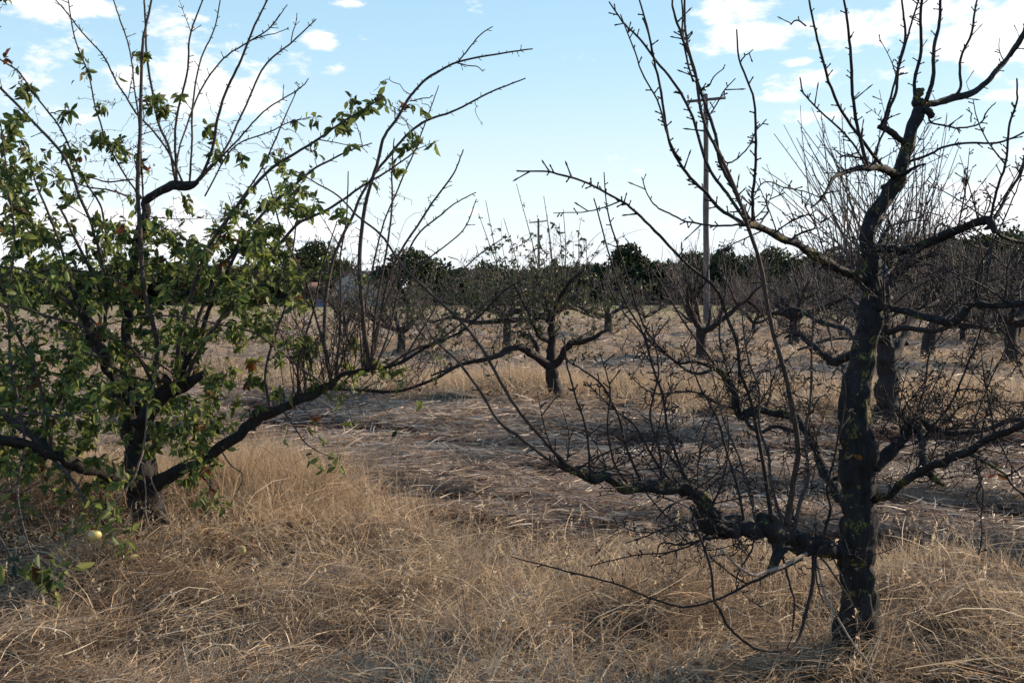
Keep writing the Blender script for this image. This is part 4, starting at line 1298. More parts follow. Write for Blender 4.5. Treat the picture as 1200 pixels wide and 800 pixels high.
    S([(230, 212), (263, 175), (280, 142), (297, 105), (314, 74), (341, 51), (371, 22)], [3.6, 3.4, 3.2, 3, 2.8, 2.4, 1.6], [0, .1, .15, .2, .24, .28, .3])
    S([(206, 216), (209, 179), (219, 145), (240, 98), (263, 67), (287, 51), (317, 34), (336, 9)], [2.8, 2.7, 2.6, 2.5, 2.3, 2.2, 1.9, 1.3], [.06, .2, .3, .35, .4, .44, .46, .48])
    S([(292, 48), (315, 40), (336, 33)], [1.8, 1.5, 1.1], .44)
    S([(341, 51), (348, 30), (352, 13)], [1.8, 1.5, 1.1], .26)
    S([(232, 213), (267, 179), (297, 145), (321, 122), (350, 104), (361, 91)], [3, 2.8, 2.5, 2.3, 2, 1.4], [0, -.2, -.25, -.3, -.34, -.36])
    S([(240, 230), (280, 172), (330, 152), (364, 140)], [2.6, 2.4, 2, 1.3], [0, -.1, -.15, -.2])
    S([(205, 420), (232, 330), (262, 270), (300, 210), (330, 150), (350, 105)], [4, 3.6, 3.2, 2.8, 2.2, 1.3], [-.2, .0, .1, .2, .25, .3])
    # arching leafy limbs to the right
    S([(205, 452), (218, 380), (238, 305), (272, 250), (310, 202), (345, 177), (385, 155), (428, 127), (450, 112)], [8, 6.4, 5.6, 5, 4.6, 4, 3.2, 2.5, 1.6], [-.2, -.35, -.45, -.5, -.55, -.6, -.64, -.68, -.7], leafy=22, leafrange=(.42, .97), side=1.2)
    S([(208, 455), (222, 395), (245, 335), (275, 290), (300, 255), (320, 233), (351, 209), (378, 189), (411, 172), (435, 168)], [8, 6.6, 6, 5.4, 5, 4.6, 4, 3.4, 2.6, 1.8], [-.2, -.1, -.05, 0, .05, .08, .1, .12, .14, .15], leafy=16, leafrange=(.35, 1), side=1.0)
    S([(212, 455), (235, 412), (270, 362), (310, 310), (344, 270), (367, 253), (401, 233), (432, 213), (459, 199), (482, 182), (492, 165)], [8, 6.6, 6, 5.6, 5, 4.6, 4.2, 3.6, 3, 2.4, 1.6], [-.2, -.3, -.4, -.5, -.55, -.58, -.6, -.62, -.64, -.66, -.68], leafy=12, leafrange=(.25, .95), side=1.0)
    S([(432, 432), (430, 410), (425, 382), (420, 314), (424, 264), (427, 236), (435, 206), (445, 179), (455, 148), (472, 121), (489, 105), (509, 86), (536, 73), (587, 62), (622, 57)],
      [8, 7.6, 7, 6.4, 6, 5.6, 5.2, 4.8, 4.5, 4.2, 4, 3.8, 3.2, 2.6, 2], [-.2, -.22, -.24, -.28, -.3, -.32, -.34, -.35, -.36, -.37, -.38, -.39, -.4, -.42, -.44], side=.1)
    S([(536, 73), (548, 60), (560, 47), (580, 30)], [2.4, 2.2, 2, 1.4], -.4)
    S([(536, 74), (552, 79), (567, 84)], [2, 1.7, 1.2], -.4)
    S([(480, 118), (490, 117), (505, 115), (508, 111)], [2, 1.8, 1.6, 1.2], -.38)
    S([(388, 447), (385, 390), (388, 325), (405, 270), (415, 243), (432, 216), (452, 189), (475, 162), (499, 143), (530, 130), (573, 110), (618, 91)], [6, 5.6, 5.2, 4.8, 4.5, 4.3, 4.2, 4, 3.8, 3.4, 2.8, 2], [-.2, -.1, 0, .05, .08, .1, .12, .14, .15, .16, .18, .2], side=.15)
    S([(433, 428), (440, 400), (455, 330), (470, 290), (492, 256), (509, 230), (530, 202), (540, 175)], [5, 4.6, 4, 3.6, 3.2, 3, 2.4, 1.8], [-.2, -.15, -.1, -.05, 0, 0, 0, 0])
    S([(435, 430), (438, 400), (456, 345), (480, 290), (506, 260), (530, 243), (557, 224)], [4.4, 4, 3.4, 3, 2.6, 2.2, 1.5], [-.2, -.3, -.36, -.4, -.42, -.44, -.44], side=.8)
    S([(428, 430), (426, 400), (436, 330), (449, 263), (469, 216), (489, 175), (503, 135), (516, 101)], [4, 3.6, 3.2, 2.8, 2.6, 2.3, 2, 1.4], [-.2, -.05, 0, .05, .08, .1, .1, .1])
    S([(434, 430), (436, 400), (446, 330), (455, 256), (457, 202), (459, 160)], [4, 3.8, 3.4, 3, 2.4, 1.6], [-.2, -.28, -.32, -.36, -.38, -.4])
    S([(440, 430), (455, 380), (470, 330), (500, 300), (540, 268), (555, 235)], [4, 3.6, 3, 2.6, 2.2, 1.5], [-.2, -.1, -.05, 0, .05, .1])
    S([(388, 450), (375, 400), (362, 350), (340, 290), (318, 230), (305, 190)], [4, 3.6, 3.2, 2.8, 2.2, 1.5], [-.2, -.3, -.35, -.4, -.42, -.44])
    S([(392, 450), (400, 400), (402, 350), (398, 300), (408, 250), (412, 200)], [4, 3.6, 3.2, 2.8, 2.2, 1.5], [-.2, -.3, -.34, -.38, -.4, -.42])
    S([(470, 426), (500, 380), (520, 345), (560, 300), (590, 280)], [3.6, 3, 2.6, 2.2, 1.5], [-.25, -.2, -.15, -.1, -.1])
    S([(450, 432), (480, 415), (520, 395), (552, 370), (580, 350), (620, 335)], [4, 3.4, 3, 2.6, 2.2, 1.5], [-.2, -.3, -.35, -.38, -.4, -.4], side=.8)
    S([(318, 482), (312, 440), (325, 390), (340, 340), (345, 290), (350, 230)], [5, 4.4, 3.8, 3.2, 2.6, 1.6], [-.24, -.15, -.1, -.05, 0, 0])
    S([(350, 470), (352, 420), (370, 360), (378, 310), (395, 260)], [4, 3.6, 3, 2.4, 1.6], [-.22, -.3, -.35, -.38, -.4])
    t.sprout(Bm[0][84:136], Bm[1][84:136], 44, (.25, 1.0), up=1.0, out=.35, r0=.0045, spurs=16, curve=.05, t0=.05, sub=1)
    t.sprout(Bm[0][84:165], Bm[1][84:165], 20, (.15, .5), up=-.2, out=.8, r0=.004, spurs=16, curve=.1, t0=.05, sub=1, leaf=4)
    t.sprout(B2[0], B2[1], 16, (.2, .8), up=.6, out=.6, r0=.004, spurs=16, curve=.08, t0=.1, sub=1)
    # crossing rods inside the crown
    S([(208, 440), (202, 436), (186, 426), (169, 420), (135, 415), (101, 415), (50, 422), (-10, 431)], [3.4, 3.2, 3, 3, 2.9, 2.7, 2.4, 2], [-.3, -.5, -.6, -.65, -.7, -.72, -.75, -.78], spurs=5)
    S([(198, 448), (172, 442), (135, 428), (115, 410), (88, 403)], [4, 3.6, 3.2, 2.8, 2], [-.2, -.4, -.5, -.55, -.6], spurs=5)
    S([(180, 450), (155, 412), (130, 400), (111, 392), (67, 375), (30, 364), (-10, 358)], [5.5, 5, 4.8, 4.6, 4.4, 4, 3.4], [-.3, -.5, -.6, -.65, -.7, -.75, -.8], spurs=5)
    S([(172, 430), (150, 408), (120, 390), (95, 366), (60, 340), (30, 320), (-10, 312)], [4.4, 4, 3.6, 3.4, 3, 2.8, 2.4], [-.2, -.3, -.35, -.4, -.45, -.5, -.55], spurs=6)
    S([(97, 375), (70, 350), (45, 335), (15, 328), (-20, 322)], [6, 5, 4.4, 4, 3.4], [-.3, -.2, -.1, -.05, 0], spurs=6)
    S([(382, 456), (375, 449), (350, 430), (324, 412), (287, 388), (236, 376), (169, 371), (110, 385), (60, 400)], [4, 3.6, 3.4, 3.2, 3, 2.8, 2.6, 2.2, 1.6], [-.2, -.45, -.5, -.54, -.58, -.62, -.66, -.68, -.7], spurs=6)
    S([(60, 532), (58, 490), (40, 430), (25, 400), (8, 365), (-5, 330)], [6, 5.6, 5, 4.4, 3.8, 3], [-.55, -.6, -.65, -.7, -.72, -.75])
    S([(30, 520), (20, 460), (14, 400), (12, 340), (20, 270), (10, 200), (4, 140)], [5, 4.6, 4, 3.6, 3.2, 2.6, 1.8], [-.7, -.6, -.55, -.5, -.48, -.46, -.45], leafy=8, side=1)
    S([(95, 366), (80, 310), (62, 262), (45, 215), (35, 170)], [5, 4.4, 3.8, 3, 2], [-.3, -.1, 0, .1, .15], leafy=8, side=1)
    S([(0, 512), (-30, 440), (-40, 350), (-20, 250), (-5, 180)], [6, 5, 4, 3, 2], [-.8, -.7, -.6, -.55, -.5], leafy=8, side=1)
    S([(150, 360), (132, 330), (100, 318), (60, 316), (15, 322), (-20, 330)], [5, 4.4, 4, 3.6, 3.2, 2.6], [.2, .3, .4, .45, .5, .5])
    S([(150, 230), (130, 222), (100, 218), (70, 205), (48, 190)], [3, 2.6, 2.2, 2, 1.4], [.2, .1, .05, 0, 0])
    S([(156, 210), (120, 212), (95, 206)], [2.6, 2.2, 1.6], -.5)
    S([(-20, 505), (0, 490), (40, 486), (75, 492), (110, 486)], [4, 3.6, 3, 2.6, 1.8], [-.9, -1.0, -1.05, -1.1, -1.1])
    S([(90, 545), (60, 560), (30, 572), (0, 575), (-30, 580)], [4, 3.4, 3, 2.6, 2], [-.42, -.6, -.7, -.75, -.8], leafy=10)
    # pale dead twigs hanging in front of the trunk
    S([(186, 436), (175, 470), (173, 500), (166, 540), (158, 560), (130, 590), (118, 602)], [3.4, 3.2, 3, 3, 3, 2.4, 1.6], [-.3, -.4, -.42, -.44, -.46, -.5, -.5], mat='dead', spurs=5, name='dead_twig')
    S([(166, 545), (170, 580), (173, 610), (180, 645)], [2.4, 2.2, 2, 1.6], [-.4, -.4, -.38, -.36], mat='dead', spurs=5, name='dead_twig')
    S([(172, 545), (185, 575), (197, 600), (204, 622)], [2.4, 2.2, 1.8, 1.4], [-.4, -.36, -.34, -.3], mat='dead', spurs=5, name='dead_twig')
    S([(130, 640), (140, 650), (150, 656)], [2, 2, 1.6], [-.5, -.5, -.48], mat='dead', spurs=0, name='dead_twig')
    # low hanging leafy twigs
    S([(30, 522), (20, 560), (22, 600), (35, 640), (55, 662)], [5, 4, 3.4, 3, 2], [-.7, -1.1, -1.4, -1.5, -1.6], leafy=0)
    S([(64, 538), (85, 565), (100, 590), (112, 606), (125, 620)], [5, 4.4, 3.6, 3, 2], [-.55, -.8, -1.0, -1.1, -1.1], leafy=0)
    S([(-60, 520), (-30, 590), (0, 640), (20, 665), (40, 668)], [6, 5, 4, 3, 2], [-1.0, -1.3, -1.5, -1.6, -1.6], leafy=0)
    S([(243, 540), (246, 560), (244, 575), (240, 590)], [3, 2.6, 2.2, 1.6], [-.15, -.25, -.3, -.32], leafy=0)
    S([(330, 480), (345, 505), (362, 525), (385, 535)], [3, 2.6, 2, 1.4], [-.24, -.3, -.34, -.36], leafy=0)
    S([(258, 525), (272, 545), (282, 562), (268, 590)], [3, 2.4, 2, 1.4], [-.2, -.22, -.24, -.26])
    S([(230, 545), (238, 560), (252, 580)], [3, 2.4, 1.6], [-.2, -.3, -.3])
    # big leaves of the clusters nearest the camera
    rng = t.rng

    def cluster(px, py, dz, n, size, spread):
        for i in range(n):
            a = P(px + rng.normal() * spread, py + rng.normal() * spread * .7, t.d + dz + rng.normal() * .04)
            dv = rand_unit(rng) * .9 + np.array([0, 0, -.5])
            t.lp.append(a[None]); t.ld.append(np.array([[*dv, size * rng.uniform(.7, 1.15), rng.uniform()]]))
    for (x, y, dz, n, s, sp) in ((58, 664, -1.62, 26, .085, 15), (20, 664, -1.6, 7, .085, 8), (66, 690, -1.6, 6, .09, 6), (122, 608, -1.12, 30, .065, 14), (112, 590, -1.05, 18, .06, 12), (146, 628, -1.1, 14, .065, 9), (88, 624, -1.15, 9, .065, 8), (150, 645, -1.1, 6, .06, 5), (243, 585, -.32, 24, .065, 10),
                                 (232, 560, -.3, 14, .06, 10), (262, 592, -.3, 6, .06, 5), (246, 540, -.25, 10, .06, 8), (385, 537, -.36, 10, .06, 8), (397, 548, -.36, 5, .06, 5), (365, 541, -.36, 6, .05, 5), (375, 515, -.3, 4, .05, 6), (28, 590, -.9, 14, .07, 14)):
        cluster(x, y, dz, n, s, sp)
    k = dict(leaf=15, size=.055)
    # foliage masses
    for (x, y, rx, ry, n, dz) in ((60, 470, 90, 45, 52, .55), (110, 440, 80, 35, 40, .5), (55, 400, 80, 40, 36, .6), (60, 335, 75, 40, 40, .6), (12, 240, 35, 55, 34, .5), (35, 280, 50, 35, 22, .5),
                                  (20, 545, 55, 30, 30, .5), (100, 515, 70, 30, 26, .5), (200, 400, 55, 45, 26, .5), (250, 340, 65, 45, 46, .6), (300, 380, 50, 40, 16, .4), (150, 340, 50, 40, 22, .5), (290, 275, 45, 30, 26, .5), (220, 300, 45, 30, 18, .5),
                                  (330, 225, 40, 25, 16, .5), (130, 300, 45, 35, 22, .5), (165, 500, 60, 35, 22, .5), (240, 465, 60, 35, 30, .5), (240, 520, 25, 25, 12, .3), (310, 300, 40, 30, 12, .5),
                                  (355, 330, 45, 40, 12, .5), (350, 420, 40, 35, 12, .4), (190, 270, 40, 25, 10, .4), (120, 260, 40, 25, 8, .4), (60, 190, 35, 40, 10, .4)):
        t.zone(x, y, rx, ry, int(n * 1.6), dz, **k)
    for (x, y, rx, ry, n) in ((60, 540, 70, 30, 34), (120, 570, 50, 25, 20), (235, 555, 30, 22, 14), (30, 500, 50, 30, 20), (300, 330, 60, 50, 18), (100, 300, 60, 40, 22), (60, 440, 60, 50, 26), (180, 440, 60, 50, 22)):
        t.zone(x, y, rx, ry, n, .6, leaf=13, size=.052)
    for (x, y, n) in ((163, 66, 3), (90, 86, 2), (40, 118, 3), (95, 88, 1), (82, 134, 3), (118, 118, 2), (120, 158, 4), (136, 172, 2), (150, 85, 2), (182, 118, 3), (175, 130, 3), (195, 122, 2), (150, 175, 2), (248, 158, 3), (262, 184, 4),
                      (168, 195, 3), (92, 178, 3), (130, 195, 2), (5, 75, 2), (5, 8, 2), (8, 145, 4), (30, 110, 2), (430, 108, 3), (445, 118, 2), (470, 125, 3), (390, 150, 3), (375, 145, 2), (482, 175, 3), (455, 185, 2), (345, 160, 2),
                      (418, 138, 1), (500, 168, 1), (420, 420, 3), (410, 430, 3), (330, 470, 3), (300, 440, 4), (445, 425, 2), (395, 240, 2), (425, 320, 1)):
        t.zone(x, y, 10, 9, n, .12, leaf=8, size=.062, maxd=.5)
    # red tinted leaves
    for (x, y) in ((5, 158), (5, 213), (5, 521), (148, 176), (176, 196), (92, 180), (90, 90), (160, 66)):
        cluster(x, y, -.45, 3, .05, 3)
        for q in t.ld[-3:]:
            q[:, 4] = .99
    # bare fine twigs through the whole crown
    t.zone(200, 330, 170, 90, 200, .6, leaf=0, bend=.5)
    t.zone(160, 180, 150, 60, 110, .4, leaf=0, bend=.3)
    t.zone(300, 300, 120, 80, 90, .5, leaf=0, bend=.4)
    t.zone(480, 370, 90, 60, 90, .4, leaf=0, bend=.4, maxd=1.0)
    t.zone(380, 380, 70, 70, 60, .4, leaf=0, bend=.4)
    t.zone(430, 330, 90, 90, 110, .35, leaf=0, bend=.4)
    t.zone(60, 560, 60, 25, 20, .4, leaf=0, bend=.5, down=.2)
    t.finish('shoot', 'leaf')
    return t


# ================================================================== second row
def mid_tree():
    t = Tree('apple_tree', 'small leafy apple tree with a short forked trunk in the second row, at the centre', 652, 468, 31, 'apple trees of the orchard rows')
    t.ws = .8
    tr, tp, trr = t.limb([(652, 474), (652, 460), (650, 447), (648, 436), (646, 424), (646, 406), (646, 389), (645, 376), (640, 369)], [26, 21, 19, 19, 14, 11, 10.5, 11, 7], [0, 0, 0, 0, 0, 0, 0, 0, 0], 'trunk', 'bark_far', sides=12, knobs=3)
    L = lambda *a, **k: t.limb(*a, **{**dict(mat='bark_far', sides=8, spurs=4), **k})
    br = [L([(649, 436), (637, 424), (624, 415), (611, 408), (596, 409), (583, 417), (568, 421), (540, 428), (505, 440)], [15, 14, 13, 10, 9, 8, 7, 5, 3], [0, -.1, -.3, -.5, -.6, -.7, -.8, -.9, -1.0], knobs=3),
          L([(645, 377), (637, 370), (615, 374), (587, 376), (555, 378), (530, 372), (505, 378)], [11, 10, 9, 8, 7, 5, 3], [0, 0, .2, .4, .6, .8, .9], knobs=2),
          L([(645, 376), (652, 366), (667, 361), (682, 366), (705, 374)], [8, 7, 5, 4, 2.5], [0, .1, .3, .4, .5]),
          L([(648, 430), (660, 415), (667, 404), (686, 399), (700, 393), (712, 386)], [12, 11, 10, 8, 6, 3], [0, -.1, -.2, -.4, -.5, -.6], knobs=3),
          L([(645, 400), (632, 395), (627, 385), (612, 352), (600, 330)], [6, 6, 5, 4, 3], [0, -.3, -.5, -.8, -.9]),
          L([(632, 418), (628, 405), (622, 395), (612, 390)], [6, 6, 5, 3], [-.2, -.1, 0, .1]),
          L([(645, 378), (655, 350), (668, 330), (690, 312)], [7, 6, 5, 3], [0, -.4, -.7, -.9]),
          L([(645, 378), (640, 350), (630, 330), (620, 310)], [7, 5.5, 4.5, 3], [0, .4, .7, .9])]
    for i, (o, p, r) in enumerate(br):
        t.sprout(p, r, 16 if i in (1, 2, 4, 6, 7) else 10, (.4, 1.15), up=.6, out=.6, r0=.006, leaf=11, leafsize=.05, spurs=0, curve=.08, rg=(.05, .9), droop=.25, sub=2)
        t.sprout(p, r, 8, (.3, .8), up=.1, out=.8, r0=.006, leaf=5, leafsize=.05, spurs=0, curve=.08, droop=.15, sub=2)
    for (x, y, x2, y2, z) in ((648, 380, 640, 250, 0), (650, 380, 638, 232, .2), (640, 375, 605, 215, .3), (655, 370, 655, 262, 0), (660, 365, 660, 245, .2), (668, 362, 680, 290, 0), (682, 366, 688, 282, .1), (600, 376, 560, 250, .4), (590, 376, 570, 235, .3),
                              (620, 374, 590, 255, .2)):
        mx, my = (x + x2) / 2 + 3, (y + y2) / 2
        t.shoot([(x, y), (mx, my), (x2, y2)], [2.4, 1.6, .9], z, mat='twig_far', spurs=6, leafy=6, leafsize=.05)
    t._c = None
    for (x, y, rx, ry, n) in ((600, 335, 85, 24, 110), (650, 320, 50, 24, 45), (715, 345, 50, 22, 50), (550, 355, 70, 26, 90), (510, 385, 50, 35, 60), (585, 285, 40, 20, 30), (640, 350, 80, 16, 50), (490, 340, 40, 20, 16)):
        t.zone(x, y, rx, ry, n, .8, leaf=10, size=.050, maxd=1.1, thin=.0045, spurs=0, minr=.0022)
    t.zone(600, 345, 110, 30, 130, .9, leaf=9, size=.048, maxd=1.2, thin=.004, spurs=0, minr=.002)
    t.zone(600, 350, 110, 40, 160, .9, leaf=0, bend=.5, maxd=1.2, thin=.004, spurs=0, minr=.002)
    t.finish('twig_far', 'leaf_far', tintf=1)


def gen_row_tree(label, px, py, seed, h=2.6, spread=1.7, trunk=.6, r=.11, leaf=0, nshoot=16, limbs=5, fork=(), lean=0, name='apple_tree', twiglen=(.5, 1.4), sub=2, thick=1.0):
    """an old pruned orchard tree: short trunk, crooked spreading limbs, upright shoots"""
    t = Tree(name, label, px, py, seed, 'apple trees of the orchard rows')
    rng = t.rng
    r *= .8
    t.minr = .00016 * t.d
    b = np.array(t.base)
    top = b + np.array([lean, 0, trunk])
    mbt = MB()
    path = catmull(np.array([b + [0, 0, -.1], b + [lean * .2, 0, trunk * .35], b + [lean * .7, .03, trunk * .7], top, top + [lean * .3, 0, r * 1.2]]), 5)
    rr = np.interp(np.linspace(0, 1, len(path)), [0, .2, .6, .9, 1], [r * 1.4, r * 1.05, r * .95, r * 1.05, r * .6])
    tube(mbt, path, rr, 10, .35, rng)
    mbt.build('trunk', M['bark_far'], t.root)
    t.pts.append(np.hstack([path, rr[:, None]]))
    a0 = rng.uniform(0, 6.28)
    for i in range(limbs):
        a = a0 + i / limbs * 6.28 + rng.uniform(-.35, .35)
        o = np.array([math.cos(a), math.sin(a), 0])
        el = rng.uniform(.25, .95)
        d = o * math.cos(el) + np.array([0, 0, math.sin(el)])
        L = spread * rng.uniform(.75, 1.15)
        pts = [top]; m = 7
        for j in range(m):
            d = d + rand_unit(rng) * .36 + np.array([0, 0, .06]) + o * .1
            d /= np.linalg.norm(d)
            pts.append(pts[-1] + d * L / m)
        p = catmull(np.array(pts), 3)
        q = np.interp(np.linspace(0, 1, len(p)), [0, .3, 1], [r * .66, r * .5, r * .16]) * thick
        mb = MB()
        tube(mb, p, q, 8, .4, rng)
        # a crooked side limb
        for s in range(2):
            k = rng.integers(4, len(p) - 5)
            dd = rand_unit(rng) * .7 + o * .5 + [0, 0, .35]; dd /= np.linalg.norm(dd)
            pp = [p[k]]
            for j in range(5):
                dd = dd + rand_unit(rng) * .35 + [0, 0, .06]; dd /= np.linalg.norm(dd)
                pp.append(pp[-1] + dd * L * .11)
            pp = catmull(np.array(pp), 3)
            qq = np.linspace(q[k] * .75, q[k] * .25, len(pp))
            tube(mb, pp, qq, 6, .35, rng)
            t.sprout(pp, qq, nshoot // 2, (twiglen[0] * .6, twiglen[1] * .7), up=.8, out=.4, r0=.007, leaf=leaf, leafsize=.05, spurs=0, sub=sub, sides=3)
        mb.build('branch', M['bark_far'], t.root)
        t.pts.append(np.hstack([p, q[:, None]]))
        t.sprout(p, q, int(nshoot * 1.4), twiglen, up=.85, out=.45, r0=.008, leaf=leaf, leafsize=.05, spurs=0, sub=sub, sides=3, curve=.07)
        t.sprout(p, q, nshoot, (.3, .9), up=.0, out=.8, r0=.006, leaf=leaf, leafsize=.05, spurs=0, sub=sub, sides=3)
    t.finish('twig_far', 'leaf_far', tintf=1)
    return t


def second_right():
    t = Tree('apple_tree', 'bare old apple tree right behind the nearest black trunk, with a fan of fine shoots', 1040, 482, 41, 'apple trees of the orchard rows')
    tr, tp, trr = t.limb([(1041, 490), (1041, 470), (1039, 445), (1037, 420), (1036, 395), (1036, 365), (1036, 340), (1035, 318)], [34, 27, 25, 24, 21, 19, 17, 11], 0.0, 'trunk', 'bark_far', sides=14, knobs=5)
    L = lambda *a, **k: t.limb(*a, **{**dict(mat='bark_far', sides=8, spurs=3), **k})
    br = [L([(1040, 425), (1052, 410), (1060, 395), (1066, 378), (1080, 365), (1100, 352)], [15, 14, 12, 10, 8, 5], [0, .2, .4, .6, .8, 1], knobs=3),
          L([(1036, 365), (1020, 345), (1005, 330), (985, 318), (965, 312)], [12, 10, 8, 6, 4], [0, -.2, -.5, -.8, -1.0], knobs=3),
          L([(1036, 345), (1048, 325), (1062, 312), (1085, 300), (1110, 298)], [12, 10, 8, 6, 4], [0, .1, 0, -.2, -.4], knobs=3),
          L([(1035, 322), (1022, 310), (1003, 302), (985, 290)], [10, 8, 6, 4], [0, .4, .8, 1.1], knobs=2),
          L([(1035, 325), (1050, 305), (1060, 290), (1064, 272)], [9, 8, 6, 4], [0, .4, .7, .9], knobs=2),
          L([(1036, 400), (1020, 392), (1000, 395), (970, 398), (935, 410)], [9, 8, 7, 5, 3], [0, -.4, -.8, -1.2, -1.5], knobs=3),
          L([(1038, 390), (1060, 384), (1090, 388), (1130, 380), (1160, 385)], [9, 8, 7, 5, 3], [0, -.3, -.6, -.9, -1.1], knobs=3)]
    for i, (o, p, r) in enumerate(br):
        t.sprout(p, r, 14, (.8, 1.9), up=1.0, out=.5, r0=.007, spurs=5, curve=.04, sub=1)
        t.sprout(p, r, 9, (.3, .8), up=.2, out=.7, r0=.007, spurs=5, curve=.1, sub=3)
    rng = t.rng
    # the fan of long fine shoots against the sky
    for i in range(46):
        x0 = rng.uniform(985, 1075); y0 = 312 - abs(x0 - 1035) * .1
        if i < 28:
            x1 = rng.uniform(890, 1010); y1 = rng.uniform(120, 235) + max(0, (930 - x1)) * .3
        else:
            x1 = rng.uniform(1020, 1130); y1 = rng.uniform(130, 235)
        bow = rng.uniform(-12, 14)
        t.shoot([(x0, y0), ((x0 + x1) / 2 + bow * .4, (y0 + y1) / 2 + bow), (x1, y1)], [2.3, 1.7, 1.0], [rng.uniform(-.4, .4), rng.uniform(-.8, .8), rng.uniform(-1.2, 1.2)], mat='twig_far', spurs=8, side=.5, sides=4)
    # pale split face of a broken stub
    mb = MB()
    tube(mb, np.array([P(1035, 330, t.d - .1), P(1037, 318, t.d - .12), P(1032, 305, t.d - .12)]), [.07, .06, .02], 7, .4, rng)
    o = mb.build('broken_stub', M['stub'], t.root)
    t.finish('twig_far', 'leaf_far')


M['stub'] = plain_mat('grey_split_wood', (.07, .075, .10), (.18, .19, .24), 30, .8, .3)
right_tree()
left_tree()
mid_tree()
second_right()
gen_row_tree('bare apple tree with a dense spiky crown before the foot of the utility pole', 822, 421, 51, spread=1.7, trunk=.65, r=.15, nshoot=15, limbs=5, twiglen=(.4, 1.2))
gen_row_tree('dark little apple tree with a leafy low crown, just behind the central tree', 594, 408, 52, spread=1.8, trunk=.8, r=.15, leaf=7, nshoot=11, limbs=5, twiglen=(.4, 1.1))
gen_row_tree('small open bare apple tree with a V shaped fork, right of the central tree', 713, 391, 53, spread=2.2, trunk=.6, r=.17, nshoot=9, limbs=4, twiglen=(.4, 1.3))
gen_row_tree('leaning bare apple tree right of the nearest trunk, in the third row', 1086, 418, 54, spread=2.0, trunk=1.1, r=.16, lean=.25, nshoot=17, limbs=5)
gen_row_tree('bushy bare apple tree at the right edge of the photograph', 1185, 425, 55, spread=2.2, trunk=.8, r=.16, nshoot=18, limbs=6)
gen_row_tree('spiky bare apple tree seen between the pole and the nearest trunk', 930, 402, 56, spread=2.2, trunk=.7, r=.16, nshoot=17, limbs=6, twiglen=(.4, 1.3))
gen_row_tree('thinly leafed apple tree seen through the right side of the left tree', 470, 412, 57, spread=1.5, trunk=.5, r=.12, leaf=7, nshoot=11, limbs=5)
gen_row_tree('thin young apple tree with sparse leaves, below the white gabled house', 405, 398, 58, spread=1.4, trunk=.5, r=.11, leaf=6, nshoot=8, limbs=4, twiglen=(.4, 1.0))

# ------------------------------------------------------------------ far rows: a few models copied
def copy_tree(o, parent=None):
    c = o.copy(); col.objects.link(c); c.parent = parent
    for ch in o.children:
        copy_tree(ch, c)
    return c


def far_rows():
    specs = [(61, 0, 17), (62, 0, 20), (63, 7, 16)]
    protos = []
    places = []
    rng = np.random.default_rng(77)
    for px, py in ((880, 391), (1010, 392), (1050, 398), (1130, 400), (1165, 396), (985, 388), (910, 385), (1100, 388), (1195, 396), (950, 380), (1040, 382), (1150, 382), (760, 379), (890, 375),
                   (1000, 375), (1085, 376), (1180, 377), (1230, 384), (1260, 400)):
        places.append((px + rng.uniform(-6, 6), py))
    lab = {0: 'bare spiky orchard tree in the far rows on the right, before the evergreens',
           2: 'far orchard tree keeping a few dull leaves, before the evergreens on the right'}
    for i, (px, py) in enumerate(places):
        k = (0, 1, 0, 2, 1)[i % 5]
        if len(protos) <= k or not any(q[0] == k for q in protos):
            s, lf, ns = specs[k]
            t = gen_row_tree(lab[0 if k < 2 else 2], px, py, s, spread=1.9, trunk=.38, r=.10, leaf=lf, nshoot=ns, limbs=5, twiglen=(.35, 1.0))
            protos.append((k, t.root))
            o = t.root
        else:
            src = [q[1] for q in protos if q[0] == k][0]
            o = copy_tree(src)
            b, d = ground_at(px, py)
            o.location = tuple(b)
            o.rotation_euler = (0, 0, rng.uniform(0, 6.28))
            s = rng.uniform(.8, 1.1)
            o.scale = (s, s, s * rng.uniform(.9, 1.1))
        o['label'] = lab[0 if k < 2 else 2]
        o['group'] = 'far orchard trees on the right' if k < 2 else 'far half leafless orchard trees on the right'


far_rows()

# ------------------------------------------------------------------ treeline
def crown_mesh(seed, shape):
    rng = np.random.default_rng(seed)
    mb = MB()
    lobes = []
    nl = {'round': 14, 'tall': 10, 'wide': 18, 'cone': 10}[shape]
    for i in range(nl):
        if shape == 'round':
            c = rand_unit(rng) * [.46, .46, .33] + [0, 0, .52]; r = rng.uniform(.13, .32)
        elif shape == 'tall':
            c = np.array([rng.normal() * .10, rng.normal() * .10, rng.uniform(.3, .85)]); r = rng.uniform(.16, .28)
        elif shape == 'cone':
            z = rng.uniform(.2, .9); c = np.array([rng.normal() * .1 * (1.1 - z), rng.normal() * .1 * (1.1 - z), z]); r = .34 * (1.12 - z)
        else:
            c = np.array([rng.uniform(-.6, .6), rng.uniform(-.4, .4), rng.uniform(.22, .74)]); r = rng.uniform(.12, .30)
        lobes.append((c, r))
    n = 5200
    w = np.array([r ** 2 for _, r in lobes]); w /= w.sum()
    ix = rng.choice(nl, n, p=w)
    C = np.array([c for c, _ in lobes])[ix]; R = np.array([r for _, r in lobes])[ix]
    u = rand_unit(rng, n)
    rad = R * (1 - rng.gamma(1.2, .13, n)).clip(.1, 1) * (1 + .28 * (fbm(u[:, 0] * 3 + ix, u[:, 1] * 3 + u[:, 2] * 2, seed, 2) - .4))
    pos = C + u * rad[:, None]
    pos = pos[pos[:, 2] > .03]
    n = len(pos)
    d = rand_unit(rng, n) + u[:n] * .4 + [0, 0, .2]
    tint = np.clip(rng.normal(.42, .2, n), 0, 1)
    leaves(mb, pos, d, rng.uniform(.035, .075, n), rng, tint, width=.38, droop=.1)
    return mb


